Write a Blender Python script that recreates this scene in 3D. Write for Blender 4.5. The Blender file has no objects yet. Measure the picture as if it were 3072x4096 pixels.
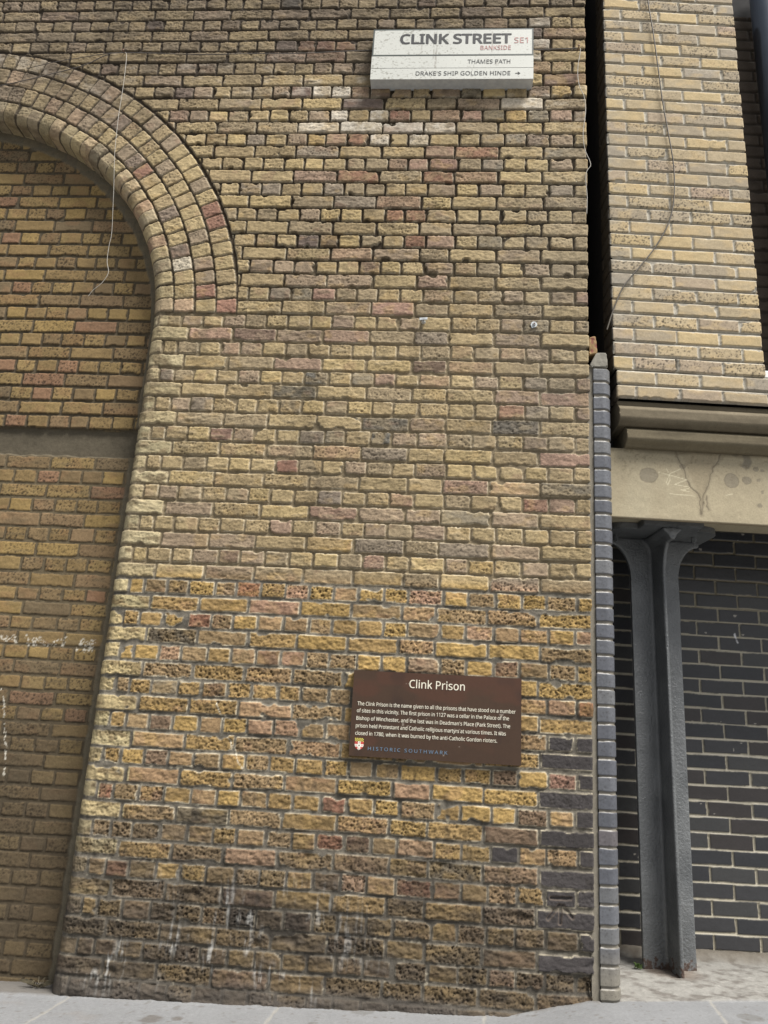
import bpy, bmesh, math, os, random
import numpy as np
from mathutils import Vector, Matrix

SC = bpy.context.scene
COL = SC.collection
R = math.radians

# ------------------------------------------------------------------ camera
CAM = dict(pos=(-0.67884, -3.38718, -1.85336), yaw=0.07504, pitch=0.27746, roll=0.05665, f=3100.05)

def cam_axes():
    cy, sy = math.cos(CAM['yaw']), math.sin(CAM['yaw']); cp, sp = math.cos(CAM['pitch']), math.sin(CAM['pitch'])
    cr, sr = math.cos(CAM['roll']), math.sin(CAM['roll'])
    f = np.array([-sy*cp, cy*cp, sp]); r0 = np.array([cy, sy, 0]); u0 = np.cross(r0, f)
    return cr*r0+sr*u0, -sr*r0+cr*u0, f

cr_, cu_, cf_ = cam_axes()
cd = bpy.data.cameras.new('camera'); cam = bpy.data.objects.new('camera', cd); COL.objects.link(cam)
cam.matrix_world = Matrix(((cr_[0], cu_[0], -cf_[0], CAM['pos'][0]), (cr_[1], cu_[1], -cf_[1], CAM['pos'][1]),
                           (cr_[2], cu_[2], -cf_[2], CAM['pos'][2]), (0, 0, 0, 1)))
cd.sensor_fit = 'HORIZONTAL'; cd.sensor_width = 36.0; cd.lens = CAM['f']/3072*36.0
cd.clip_start = 0.05; cd.clip_end = 2000
SC.camera = cam

# ------------------------------------------------------------------ light
SUN_EL, SUN_AZ = 60, 130          # azimuth measured from +Y towards +X
w = bpy.data.worlds.new("World"); SC.world = w; w.use_nodes = True
nt = w.node_tree; nt.nodes.clear()
sky = nt.nodes.new('ShaderNodeTexSky'); sky.sky_type = 'NISHITA'; sky.sun_disc = False
sky.sun_elevation = R(SUN_EL); sky.sun_rotation = R(SUN_AZ); sky.dust_density = 3.0; sky.air_density = 1.0
hs = nt.nodes.new('ShaderNodeHueSaturation'); hs.inputs['Saturation'].default_value = 0.30
bg = nt.nodes.new('ShaderNodeBackground'); bg.inputs['Strength'].default_value = 0.075
wo = nt.nodes.new('ShaderNodeOutputWorld')
nt.links.new(sky.outputs[0], hs.inputs['Color']); nt.links.new(hs.outputs[0], bg.inputs['Color']); nt.links.new(bg.outputs[0], wo.inputs['Surface'])
sl = bpy.data.lights.new('sun', 'SUN'); sl.energy = 4.3; sl.angle = R(27); sl.color = (1.0, 0.965, 0.91)
so = bpy.data.objects.new('sun', sl); COL.objects.link(so)
sd = Vector((math.sin(R(SUN_AZ))*math.cos(R(SUN_EL)), math.cos(R(SUN_AZ))*math.cos(R(SUN_EL)), math.sin(R(SUN_EL))))
so.rotation_euler = sd.to_track_quat('Z', 'Y').to_euler(); so.location = (3, -6, 6)
SC.view_settings.view_transform = 'Standard'; SC.view_settings.look = 'None'
SC.view_settings.exposure = 0.75; SC.view_settings.gamma = 1.0

# ------------------------------------------------------------------ helpers
def on_plane(px, py, x0=0.0, y0=0.0, phi=0.0):
    """point of the photograph carried onto a vertical plane of the place -> (x, y, z)"""
    d = cf_ + cr_*(px-1536)/CAM['f'] - cu_*(py-2048)/CAM['f']
    o = np.array(CAM['pos']); n = np.array([-math.sin(phi), math.cos(phi), 0])
    t = ((np.array([x0, y0, 0])-o) @ n)/(d @ n)
    return o+t*d

def tag(o, label=None, cat=None, group=None, kind=None):
    if label: o['label'] = label
    if cat: o['category'] = cat
    if group: o['group'] = group
    if kind: o['kind'] = kind
    return o

def empty(name, loc=(0, 0, 0)):
    o = bpy.data.objects.new(name, None); o.location = loc; o.empty_display_size = 0.1; COL.objects.link(o); return o

def link(name, me, mat=None, parent=None):
    o = bpy.data.objects.new(name, me); COL.objects.link(o)
    if mat: me.materials.append(mat)
    if parent:
        o.parent = parent; o.matrix_parent_inverse = Matrix.Translation(parent.location).inverted()
    return o

def hsh(a, b, s):
    a = np.asarray(a).astype(np.int64); b = np.asarray(b).astype(np.int64)
    h = (a*374761393 + b*668265263 + s*1442695041) & 0xFFFFFFFF
    h = ((h ^ (h >> 13))*1274126177) & 0xFFFFFFFF
    h = ((h ^ (h >> 15))*2246822519) & 0xFFFFFFFF
    return ((h ^ (h >> 16)) & 0xFFFFFF)/float(0x1000000)

def vn(x, y, s=0):
    xi = np.floor(x); yi = np.floor(y); fx = x-xi; fy = y-yi
    fx = fx*fx*(3-2*fx); fy = fy*fy*(3-2*fy)
    a = hsh(xi, yi, s); b = hsh(xi+1, yi, s); c = hsh(xi, yi+1, s); d = hsh(xi+1, yi+1, s)
    return (a+(b-a)*fx+(c-a)*fy+(a-b-c+d)*fx*fy)*2-1

def fbm(x, y, s=0, o=3, g=0.5):
    r = 0; a = 1.0; t = 0
    for i in range(o):
        r = r+a*vn(x, y, s+i*17); t += a; a *= g; x = x*2.03+7.1; y = y*2.03-3.7
    return r/t

def pits(x, y, cell, s):
    """distance to scattered round pits, each of its own radius; returns depth 0..1"""
    gx = np.floor(x/cell); gy = np.floor(y/cell); best = np.zeros_like(x)
    for dx in (-1, 0, 1):
        for dy in (-1, 0, 1):
            cx = gx+dx; cy = gy+dy
            px = (cx+hsh(cx, cy, s))*cell; py = (cy+hsh(cx, cy, s+1))*cell
            r = cell*(0.10+0.42*hsh(cx, cy, s+2)**2.2)
            q = 1-np.hypot((x-px)*(0.8+0.5*hsh(cx, cy, s+3)), y-py)/r
            best = np.maximum(best, q)
    return np.clip(best*1.6, 0, 1)

def ss(a, b, x):
    t = np.clip((x-a)/(b-a), 0, 1); return t*t*(3-2*t)

def lin(c):
    c = np.asarray(c, float)/255.0
    return np.where(c <= 0.04045, c/12.92, ((c+0.055)/1.055)**2.4)

def desat(c, k, tint=(1.03, 0.985, 0.92)):
    g = (c @ np.array([.30, .52, .18]))[..., None]; k = np.asarray(k)[..., None]; return c*(1-k)+g*np.array(tint)*k

def mix(a, b, t):
    t = np.asarray(t)[..., None]; return a*(1-t)+b*t

def grid_mesh(name, P, C=None, keep=None, flip=False):
    n, m = P.shape[:2]
    idx = np.arange(n*m).reshape(n, m)
    q = np.stack([idx[:-1, :-1], idx[:-1, 1:], idx[1:, 1:], idx[1:, :-1]], -1)
    if flip: q = q[..., ::-1]
    q = q.reshape(-1, 4)
    if keep is not None: q = q[keep.reshape(-1)]
    V = P.reshape(-1, 3)
    used = np.zeros(n*m, bool); used[q.reshape(-1)] = True
    remap = np.cumsum(used)-1
    V = V[used]; q = remap[q]
    me = bpy.data.meshes.new(name)
    me.vertices.add(len(V)); me.vertices.foreach_set('co', V.astype(np.float32).ravel())
    me.loops.add(q.size); me.loops.foreach_set('vertex_index', q.astype(np.int32).ravel())
    me.polygons.add(len(q)); me.polygons.foreach_set('loop_start', np.arange(0, q.size, 4, dtype=np.int32))
    me.polygons.foreach_set('loop_total', np.full(len(q), 4, np.int32))
    me.polygons.foreach_set('use_smooth', np.ones(len(q), bool))
    me.update(calc_edges=True)
    if C is not None:
        at = me.color_attributes.new('Col', 'FLOAT_COLOR', 'POINT')
        cc = np.ones((len(V), 4), np.float32); cc[:, :3] = np.clip(C.reshape(-1, 3)[used], 0.002, 0.95)
        at.data.foreach_set('color', cc.ravel())
    return me

# ------------------------------------------------------------------ materials
def nodes(name):
    m = bpy.data.materials.new(name); m.use_nodes = True; t = m.node_tree
    b = t.nodes['Principled BSDF']; return m, t, b

def mat_attr(name, rough=0.92, fine=420, fine_amt=0.16, bump=0.5, dist=0.0015, spec=0.25, rough_var=0.0, pit=0.0):
    """colour from the mesh's own albedo attribute, broken up by fine procedural grain and relief"""
    m, t, b = nodes(name); N = t.nodes; L = t.links
    at = N.new('ShaderNodeAttribute'); at.attribute_name = 'Col'
    tc = N.new('ShaderNodeTexCoord')
    n1 = N.new('ShaderNodeTexNoise'); n1.inputs['Scale'].default_value = fine; n1.inputs['Detail'].default_value = 4
    n2 = N.new('ShaderNodeTexNoise'); n2.inputs['Scale'].default_value = fine*0.27; n2.inputs['Detail'].default_value = 5; n2.inputs['Roughness'].default_value = 0.65
    L.new(tc.outputs['Object'], n1.inputs['Vector']); L.new(tc.outputs['Object'], n2.inputs['Vector'])
    mr = N.new('ShaderNodeMapRange'); mr.inputs['From Min'].default_value = 0.25; mr.inputs['From Max'].default_value = 0.75
    mr.inputs['To Min'].default_value = 1-fine_amt; mr.inputs['To Max'].default_value = 1+fine_amt
    L.new(n1.outputs['Fac'], mr.inputs['Value'])
    mr2 = N.new('ShaderNodeMapRange'); mr2.inputs['From Min'].default_value = 0.25; mr2.inputs['From Max'].default_value = 0.75
    mr2.inputs['To Min'].default_value = 1-fine_amt; mr2.inputs['To Max'].default_value = 1+fine_amt
    L.new(n2.outputs['Fac'], mr2.inputs['Value'])
    mu = N.new('ShaderNodeMath'); mu.operation = 'MULTIPLY'; L.new(mr.outputs[0], mu.inputs[0]); L.new(mr2.outputs[0], mu.inputs[1])
    vm = N.new('ShaderNodeVectorMath'); vm.operation = 'SCALE'; L.new(at.outputs['Color'], vm.inputs[0]); L.new(mu.outputs[0], vm.inputs['Scale'])
    L.new(vm.outputs[0], b.inputs['Base Color'])
    ad = N.new('ShaderNodeMath'); ad.operation = 'ADD'; L.new(n1.outputs['Fac'], ad.inputs[0]); L.new(n2.outputs['Fac'], ad.inputs[1])
    hgt = ad.outputs[0]
    if pit:
        vo = N.new('ShaderNodeTexVoronoi'); vo.inputs['Scale'].default_value = 170; L.new(tc.outputs['Object'], vo.inputs['Vector'])
        pr = N.new('ShaderNodeMapRange'); pr.inputs['From Min'].default_value = 0.0; pr.inputs['From Max'].default_value = 0.28
        pr.inputs['To Min'].default_value = -pit; pr.inputs['To Max'].default_value = 0; L.new(vo.outputs['Distance'], pr.inputs['Value'])
        a2 = N.new('ShaderNodeMath'); a2.operation = 'ADD'; L.new(hgt, a2.inputs[0]); L.new(pr.outputs[0], a2.inputs[1]); hgt = a2.outputs[0]
    bp = N.new('ShaderNodeBump'); bp.inputs['Strength'].default_value = bump; bp.inputs['Distance'].default_value = dist
    L.new(hgt, bp.inputs['Height']); L.new(bp.outputs[0], b.inputs['Normal'])
    if rough_var:
        rr = N.new('ShaderNodeMapRange'); rr.inputs['To Min'].default_value = rough-rough_var; rr.inputs['To Max'].default_value = min(1, rough+rough_var)
        L.new(n2.outputs['Fac'], rr.inputs['Value']); L.new(rr.outputs[0], b.inputs['Roughness'])
    else: b.inputs['Roughness'].default_value = rough
    b.inputs['Specular IOR Level'].default_value = spec
    return m

def mat_noise(name, c1, c2, scale=20, rough=0.5, metallic=0.0, bump=0.2, dist=0.002, bscale=120, spec=0.5):
    m, t, b = nodes(name); N = t.nodes; L = t.links
    tc = N.new('ShaderNodeTexCoord')
    n1 = N.new('ShaderNodeTexNoise'); n1.inputs['Scale'].default_value = scale; n1.inputs['Detail'].default_value = 6
    n2 = N.new('ShaderNodeTexNoise'); n2.inputs['Scale'].default_value = bscale; n2.inputs['Detail'].default_value = 5
    L.new(tc.outputs['Object'], n1.inputs['Vector']); L.new(tc.outputs['Object'], n2.inputs['Vector'])
    cr = N.new('ShaderNodeValToRGB'); cr.color_ramp.elements[0].position = 0.3; cr.color_ramp.elements[1].position = 0.7
    cr.color_ramp.elements[0].color = (*c1, 1); cr.color_ramp.elements[1].color = (*c2, 1)
    L.new(n1.outputs['Fac'], cr.inputs[0]); L.new(cr.outputs[0], b.inputs['Base Color'])
    bp = N.new('ShaderNodeBump'); bp.inputs['Strength'].default_value = bump; bp.inputs['Distance'].default_value = dist
    L.new(n2.outputs['Fac'], bp.inputs['Height']); L.new(bp.outputs[0], b.inputs['Normal'])
    b.inputs['Roughness'].default_value = rough; b.inputs['Metallic'].default_value = metallic; b.inputs['Specular IOR Level'].default_value = spec
    return m

M_brick = mat_attr('old_brick', pit=0.6, bump=0.7, dist=0.0018)
M_brick2 = mat_attr('new_brick', pit=0.35, bump=0.5, dist=0.0014)
M_dark = mat_attr('engineering_brick', rough=0.42, fine_amt=0.12, bump=0.3, dist=0.0008, spec=0.45, rough_var=0.12)
M_stone = mat_attr('stone', rough=0.9, fine_amt=0.12, bump=0.45, dist=0.0015)
M_flag = mat_attr('flagstone', rough=0.8, fine=300, fine_amt=0.13, bump=0.5, dist=0.0015, spec=0.35)
M_core = mat_noise('rough_masonry', (0.035, 0.03, 0.026), (0.08, 0.07, 0.055), 14, 0.95)
M_void = mat_noise('shade_black_masonry', (0.008, 0.008, 0.009), (0.02, 0.019, 0.02), 14, 0.95)  # near-black colour carries the deep shade of the gap beside the pier
M_wire = mat_noise('grey_wire', (0.30, 0.28, 0.24), (0.42, 0.40, 0.36), 30, 0.6)
M_wire_dark = mat_noise('dark_wire', (0.05, 0.045, 0.04), (0.12, 0.1, 0.085), 30, 0.7)
M_cable = mat_noise('brown_cable', (0.05, 0.042, 0.032), (0.10, 0.085, 0.065), 30, 0.6)
M_zinc = mat_noise('galvanised_steel', (0.34, 0.36, 0.37), (0.6, 0.62, 0.62), 60, 0.42, 0.6)
M_rustbolt = mat_noise('rusty_steel', (0.10, 0.05, 0.03), (0.2, 0.12, 0.08), 60, 0.8)

# ------------------------------------------------------------------ brickwork
def make_lookup(rows_z, joints):
    """rows_z: bed joint heights ascending (n+1); joints[i]: x of the perpends of course i, ascending"""
    keys, xs = [], []
    for i, j in enumerate(joints):
        for x in j: keys.append(i*100.0+(x+20)); xs.append(x)
    return np.array(rows_z), np.array(keys), np.array(xs)

def brick_field(U, V, look, seed=1, jw=0.005, jv=None, rad=0.006, wob=0.0022, wob2=0.0012, chip=0.004, bedwave=0.003):
    rz, keys, xs = look
    jv = jw if jv is None else jv
    Vw = V+bedwave*fbm(U/0.45, V/0.6, seed+5, 2)+0.0012*vn(U/0.07, V/0.07, seed+6)
    r = np.clip(np.searchsorted(rz, Vw.ravel(), 'right').reshape(V.shape)-1, 0, len(rz)-2)
    Uw = U+0.0012*vn(U/0.03, V/0.03, seed+7)
    k = np.clip(np.searchsorted(keys, (r*100.0+Uw+20).ravel(), 'right').reshape(V.shape)-1, 0, len(xs)-2)
    x0 = xs[k]; x1 = xs[k+1]; z0 = rz[r]; z1 = rz[r+1]
    bid = k
    def rnd(s): return hsh(bid, bid*0+7, seed*31+s)
    hx = (x1-x0)/2-jw*(0.75+0.7*rnd(1)); hz = (z1-z0)/2-jv*(0.75+0.6*rnd(2))
    cx = (x0+x1)/2+(rnd(3)-.5)*0.002; cz = (z0+z1)/2+(rnd(4)-.5)*0.003
    lx = Uw-cx; lz = Vw-cz
    lz2 = lz+lx*(rnd(5)-.5)*0.03
    rr = rad*(0.35+1.9*rnd(6)**2)
    qx = np.abs(lx)-(hx-rr); qz = np.abs(lz2)-(hz-rr)
    d = np.hypot(np.maximum(qx, 0), np.maximum(qz, 0))+np.minimum(np.maximum(qx, qz), 0)-rr
    d = d+wob*fbm(U/0.035, V/0.035, seed+11, 2)+wob2*vn(U/0.009, V/0.009, seed+12)
    ch = np.maximum(0, fbm(U/0.05, V/0.04, seed+13, 2)-0.25)*chip*6
    d = d+ch*(0.1+1.9*rnd(7)**2)
    return dict(r=r, id=bid, d=d, lx=lx, lz=lz, hx=hx, hz=hz, rnd=rnd, x0=x0, x1=x1, z0=z0, z1=z1)

def locate(x, z, look):
    rz, keys, xs = look
    r = int(np.clip(np.searchsorted(rz, z, 'right')-1, 0, len(rz)-2))
    return int(np.clip(np.searchsorted(keys, r*100.0+x+20, 'right')-1, 0, len(xs)-2))

def pick(rv, table):
    """table: [(weight, rgb)] -> colour array"""
    wts = np.array([t[0] for t in table], float); cum = np.cumsum(wts/wts.sum())
    cols = np.array([lin(t[1]) for t in table])
    i = np.clip(np.searchsorted(cum, rv.ravel()), 0, len(cols)-1)
    return cols[i].reshape(rv.shape+(3,))

def seg_dist(X, Z, pts):
    d = np.full(X.shape, 9.0)
    for (ax, az), (bx, bz) in zip(pts[:-1], pts[1:]):
        vx, vz = bx-ax, bz-az; L2 = vx*vx+vz*vz+1e-12
        t = np.clip(((X-ax)*vx+(Z-az)*vz)/L2, 0, 1)
        d = np.minimum(d, np.hypot(X-ax-t*vx, Z-az-t*vz))
    return d

S = 1200/1659.0
REG = dict(R1=(1200, 0), R2=(1200, 800), R3=(1200, 1600), R4=(1200, 2400), R5=(1200, 3200), L1=(300, 1300), L2=(300, 2100), L3=(200, 2900), L4=(0, 3400))
def reg(rg, x, y, Y=0.0):
    p = on_plane(REG[rg][0]+x*S, REG[rg][1]+y*S, 0, Y); return p[0], p[2]

# --- the tall old wall ------------------------------------------------
ZC = {-9: -2.809, -7: -2.669, -5: -2.517, -3: -2.368, -1: -2.223, 1: -2.077, 3: -1.934, 5: -1.786, 7: -1.641, 9: -1.490, 11: -1.345, 13: -1.196,
      15: -1.050, 17: -.900, 19: -.753, 21: -.605, 23: -.454, 25: -.300, 27: -.153, 29: 0.0, 33: .311, 37: .619, 41: .932, 45: 1.243, 47: 1.397, 51: 1.717, 55: 2.018}
kn = sorted(ZC); ns = np.arange(-13, 64)
zc = np.interp(ns, kn, [ZC[k] for k in kn])
zc = np.where(ns > 55, 2.018+(ns-55)*.0765, zc); zc = np.where(ns < -9, -2.809+(ns+9)*.074, zc)
BED = np.concatenate([[zc[0]-.04], (zc[1:]+zc[:-1])/2, [zc[-1]+.04]])       # BED[i] is under course ns[i]
rg_ = random.Random(4)
CX, CZ, RI, RO = -3.4700, 0.0246, 1.315, 1.745     # arch centre, intrados, extrados
XJ = CX+RI                                          # jamb line
Z_SPR = float(BED[list(ns).index(31)])              # above here the rings part from the coursing
JT = []
for n in ns:
    if n % 2:      # stretchers
        j = [0.6, -.225, -.45, -.675]+[-.8345-.225*k for k in range(0, 14)]
        if n < 30: j = [q for q in j if q > -2.0]+[-2.7]
    else:
        j = [0.6, -.068, -.188, -.304, -.42, -.538, -.653]+[-.802-.1098*k for k in range(0, 28)]
        if n < 30: j = [q for q in j if q > -1.95]+[-2.003, -2.072, -2.7]
    jj = sorted(q+(0 if (q > 0 or q < -2.6) else rg_.uniform(-.007, .007)) for q in j)
    JT.append([-9]+jj+[9])
LOOK = make_lookup(BED, JT)
# arch rings: local u = radius - RI, v = arc length at the mid radius
RING_W = (RO-RI)/4
PALE = [(5, (176, 158, 112)), (3, (160, 148, 108)), (2, (188, 172, 126))]
OLD = [(30, (160, 138, 92)), (24, (153, 131, 88)), (18, (145, 126, 92)), (12, (168, 144, 90)), (10, (148, 126, 98)), (4, (150, 122, 98)), (5, (132, 117, 96)), (1, (146, 112, 92)), (1, (118, 100, 88)), (1, (108, 104, 94))]
OLDLOW = [(24, (160, 130, 70)), (20, (148, 120, 70)), (14, (140, 116, 80)), (10, (148, 120, 82)), (8, (128, 106, 72)), (4, (154, 122, 92)), (4, (120, 98, 76)), (1, (138, 104, 86))]
KIND = dict(R=(136, 88, 68), P=(102, 78, 66), W=(188, 176, 156), K=(84, 82, 76), S=(156, 124, 92), G=(120, 112, 96), Y=(178, 144, 72), D=(66, 62, 62), r=(156, 120, 98), p=(132, 111, 90))
MARKS = """R1 S 1110 122,R1 W 1345 122,R1 S 1460 185,R1 R 40 250,R1 R 150 250,R1 R 270 250,R1 W 1335 245,R1 r 70 310,R1 W 1315 305,R1 p 150 385,R1 S 1345 370,R1 P 1460 432,
R1 P 20 505,R1 W 110 505,R1 W 230 505,R1 S 350 505,R1 P 470 510,R1 p 595 510,R1 p 735 510,R1 G 980 505,R1 p 1345 500,R1 Y 1480 500,R1 W 1215 568,R1 W 230 640,R1 W 470 640,R1 R 590 640,R1 S 830 640,
R1 r 950 635,R1 G 1075 635,R1 Y 1200 635,R1 G 1330 635,R1 W 100 705,R1 W 340 705,R1 W 520 705,R1 W 640 705,R1 W 775 705,R1 Y 125 772,R1 r 245 772,R1 R 367 772,R1 W 485 772,R1 W 610 772,R1 G 1200 767,R1 p 1325 767,
R1 r 770 840,R1 R 960 838,R1 G 1450 838,R1 S 560 908,R1 r 680 908,R1 G 1080 905,R1 R 325 977,R1 R 765 977,R1 S 960 975,R1 p 800 1047,R2 S 550 20,R2 R 545 88,R2 R 665 88,R2 P 175 222,R2 R 655 230,R2 G 1080 235,R2 S 290 300,R2 p 1220 305,
R2 P 425 375,R2 p 805 380,R2 G 60 525,R2 p 1460 535,R2 p 270 605,R2 p 250 680,R2 G 1320 690,R2 p 640 680,R2 p 1200 770,R2 S 1200 847,R2 P 727 925,R2 S 935 925,R2 S 790 1003,R2 r 1560 1015,R2 G 390 1000,
R3 R 1182 65,R3 K 495 140,R3 K 1195 148,R3 p 715 140,R3 p 1327 235,R3 G 240 210,R3 S 220 290,R3 p 745 385,R3 r 915 475,R3 K 1465 490,R3 S 1185 483,R3 r 560 548,R3 R 1320 578,R3 S 170 620,R3 G 925 640,R3 p 735 730,R3 r 413 893,R3 r 740 1080,
R3 Y 1040 915,R3 Y 155 790,R4 S 660 250,R4 P 1207 375,R4 p 655 350,R4 D 1485 790,R4 D 1600 795,R4 D 1490 895,R4 D 1600 1000,R4 D 1500 1085,R5 D 1500 15,R5 D 1600 110,R5 D 1490 205,R5 D 1600 325,R5 D 1490 425,R5 D 1465 535,R5 D 1600 550,R5 D 1490 650,R5 D 1600 775,
R4 R 1595 590,R4 S 1330 590,R4 S 1310 190,R5 R 195 30,R5 S 320 145,R5 R 160 250,R5 P 310 250,R5 S 655 270,R5 D 1155 295,R5 K 870 385,R5 S 1180 405,R5 R 670 480,R5 P 860 500,R5 P 180 455,R5 S 480 470,R5 Y 870 270,
L1 r 735 60,L1 P 990 65,L1 p 1250 70,L1 S 880 130,L1 p 1010 135,L1 R 1190 785,L1 P 815 610,L1 K 1230 375,L1 G 1420 940,L1 r 1420 1035,L2 P 860 178,L2 R 990 350,L2 p 850 355,L2 r 1260 370,L2 r 1265 370,L2 R 685 535,L2 K 515 620,L2 P 1068 730,L2 r 1210 735,
L2 P 780 910,L2 S 1045 1025,L2 G 500 905,L2 r 1090 465,L3 S 1460 125,L3 S 570 295,L3 R 325 380,L3 K 840 510,L3 P 575 390,L3 R 1580 445,L3 R 375 800,L3 K 1090 1065,L3 R 1620 670,L4 R 650 110,L4 K 1360 380,L4 P 1380 260"""
def norm_marks():
    out = []
    for it in MARKS.replace('\n', '').split(','):
        g, c, x, y = it.split(); X, Z = reg(g, float(x), float(y)); out.append((X, Z, c))
    return out

def old_wall(X, Z, U=None):
    """height (m, outwards) and albedo of the old wall at wall coordinates; works for points carried past the opening's arris"""
    A = np.arctan2(Z-CZ, X-CX); Rr = np.hypot(X-CX, Z-CZ)
    lowz = ss(-1.17, -1.25, Z+.012*vn(X/.5, Z*0, 3))             # repointed part
    topz = ss(1.30, 1.95, Z+.28*fbm(X/.7, Z/.5, 21, 3)-.17*(X+1.2))   # sooty top
    botz = ss(-2.10, -2.55, Z+.13*fbm(X/.5, Z/.25, 22, 3)+.05*(X+1))
    B = brick_field(X, Z, LOOK, 1, jw=0.0043, jv=0.0050, rad=0.006, wob=0.0019, wob2=0.0011, chip=.0034)
    # tighter, squarer joints where the wall has been repointed
    d = B['d']; bid = B['id']; rnd = B['rnd']
    ringzone = (Z > Z_SPR) & (Rr < RO)
    # bricks cut against the arch
    zone_out = (Z > Z_SPR-.02)
    d = np.where(zone_out & ~ringzone, np.maximum(d, -(Rr-RO-0.010*ss(.12, .45, Z)-.003)+.002*vn(X/.02, Z/.02, 9)), d)
    # rings
    ru = Rr-RI; k = np.clip(np.floor(ru/RING_W+.12*RING_W*vn(A*6, ru*0, 41)), 0, 3)
    rm = RI+(k+.5)*RING_W; vl = (A-np.arcsin((Z_SPR-CZ)/rm))*rm
    pitch = np.choose(k.astype(int), [.0765, .0800, .0815, .0835])
    vi = np.floor(vl/pitch+.13*vn(np.round(vl/pitch)*1.7, k, 45)*0)
    jit = (hsh(vi, k, 51)-.5)*.005
    lz = vl-(vi+.5)*pitch
    c_in = np.where(k == 0, -.35, ru*0+k*RING_W)
    lx = ru-(c_in+(k+1)*RING_W)/2; hx = ((k+1)*RING_W-c_in)/2-.0034-.002*hsh(vi, k, 52)
    hz = pitch/2-.0026-.002*hsh(vi, k, 53)
    rr = .006+.005*hsh(vi, k, 54)
    qx = np.abs(lx-jit)-(hx-rr); qz = np.abs(lz+(hsh(vi, k, 55)-.5)*.05*lx)-(hz-rr)
    dr = np.hypot(np.maximum(qx, 0), np.maximum(qz, 0))+np.minimum(np.maximum(qx, qz), 0)-rr
    dr = dr+.0022*fbm(X/.03, Z/.03, 56, 2)+.001*vn(X/.009, Z/.009, 57)
    dr = np.maximum(dr, -(Z-Z_SPR-.004))
    d = np.where(ringzone, dr, d)
    bid2 = np.where(ringzone, (100000+k*1000+vi).astype(np.int64), bid)
    h2 = lambda s: hsh(bid2, bid2*0+3, 700+s)
    lx = np.where(ringzone, lx, B['lx']); lzz = np.where(ringzone, lz, B['lz'])
    # repointed joints are narrower and squarer
    d = d+0.0010*lowz*(~ringzone)
    # ---- heights
    ew = 0.0040*(1-lowz)+0.0030*lowz
    t = np.clip(-d/ew, 0, 1); face = np.sqrt(np.clip(1-(1-t)**2, 0, 1))
    mdep = (0.0160-.002*ss(.5, -.3, Z))*(1-lowz)+0.0050*lowz
    mdep = mdep*(1-.30*ss(.9, -.6, Z)*(1-lowz))*(1-.35*topz)
    mdep = mdep*(1-.15*ringzone)
    mort = -mdep+0.0028*fbm(X/.02, Z/.02, 61, 3)*(1-.6*lowz)+.004*topz*np.maximum(0, fbm(X/.03, Z/.02, 62, 3))*2
    # squeezed mortar ribs of the repointing stand up along the brick edges
    rib = np.exp(-((d-.0018)/.0018)**2)*lowz*.0020*(0.5+.9*np.clip(fbm(X/.06, Z/.03, 63, 2)+.4, 0, 1))
    # brick faces: folds, dishing, pits
    fold = fbm(X/.045+h2(1)*50, Z/.016+h2(2)*50, 64, 4, .6)
    crum = fbm(X/.014, Z/.012, 65, 3, .6)
    amp = .0010+.0014*h2(3)+.0009*lowz+.002*botz
    crink = (1-np.abs(fbm(X/.028+h2(10)*40, Z/.011+h2(11)*40, 67, 3, .55))*2.2)
    pt = pits(X, Z, .015, 71)**1.3; pt2 = pits(X, Z, .008, 75)
    pd = np.clip(h2(4)*1.5-.35, 0, 1)*(.55+.8*lowz)
    ff = amp*fold+.0018*crum*(1+.9*lowz)+.0015*(crink-.5)*(.2+1.1*h2(12))*(1+.5*lowz)+(h2(5)-.5)*.006+lx*(h2(6)-.5)*.03+lzz*(h2(7)-.5)*.05
    crack = np.maximum(0, 1-np.abs(fbm(X/.05+h2(8)*9, Z/.03, 77, 3))/.045)*(h2(9) > .72)
    ff = ff-.0058*pt*pd-.0036*pt2*pd-.003*crack
    spall = np.maximum(0, fbm(X/.09, Z/.06, 78, 3)-.38)*(.03*botz+.010*lowz)
    ff = ff-spall+topz*.002*fbm(X/.02, Z/.012, 66, 3)
    h = mort*(1-face)+ff*face+rib
    # the foot of the wall is plastered with hard dark mortar and worn
    skirt = ss(-2.80, -2.88, Z+.03*fbm(X/.2, Z*0, 79, 2))
    h = h*(1-.45*skirt)+skirt*(.010+.008*fbm(X/.07, Z/.03, 80, 4))
    # worn bottom right corner
    h = h+.002*ss(.30, .55, fbm(X/.10, Z/.035, 122, 4))*(1-lowz)
    h = h-.03*ss(.18, 0, np.hypot(X, (Z+2.70)*.9))*(.6+.5*fbm(X/.05, Z/.05, 81, 3))
    # ---- colours
    cO = pick(h2(20), OLD); cL = pick(h2(20), OLDLOW)
    col = mix(cO, cL, lowz)
    cat = CATMAP
    ci = np.where(ringzone, 0, cat[np.clip(bid, 0, len(cat)-1)])
    RINGT = [(30, (164, 142, 94)), (20, (156, 134, 92)), (14, (148, 128, 100)), (8, (168, 138, 104)), (4, (146, 104, 82)), (1, (176, 164, 140)), (5, (128, 110, 92))]
    col = np.where(ringzone[..., None], pick(h2(20), RINGT), col)
    dflag = (ci == KINDS.index('D')+1)*1.0
    h = h*(1-.65*dflag*face)
    kc = np.array([[0, 0, 0]]+[lin(KIND[c]) for c in KINDS])
    has = (ci > 0)
    blot = ss(-.25, .35, fbm(X/.05+h2(21)*20, Z/.04, 82, 3))
    isD = (ci == KINDS.index('D')+1)
    col = np.where(has[..., None], mix(kc[ci], col, np.where(isD, 0.0, .22+.33*blot)), col)
    # blotches inside each brick
    b1 = fbm(X/.06+h2(22)*30, Z/.045+h2(23)*30, 83, 3)
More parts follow.
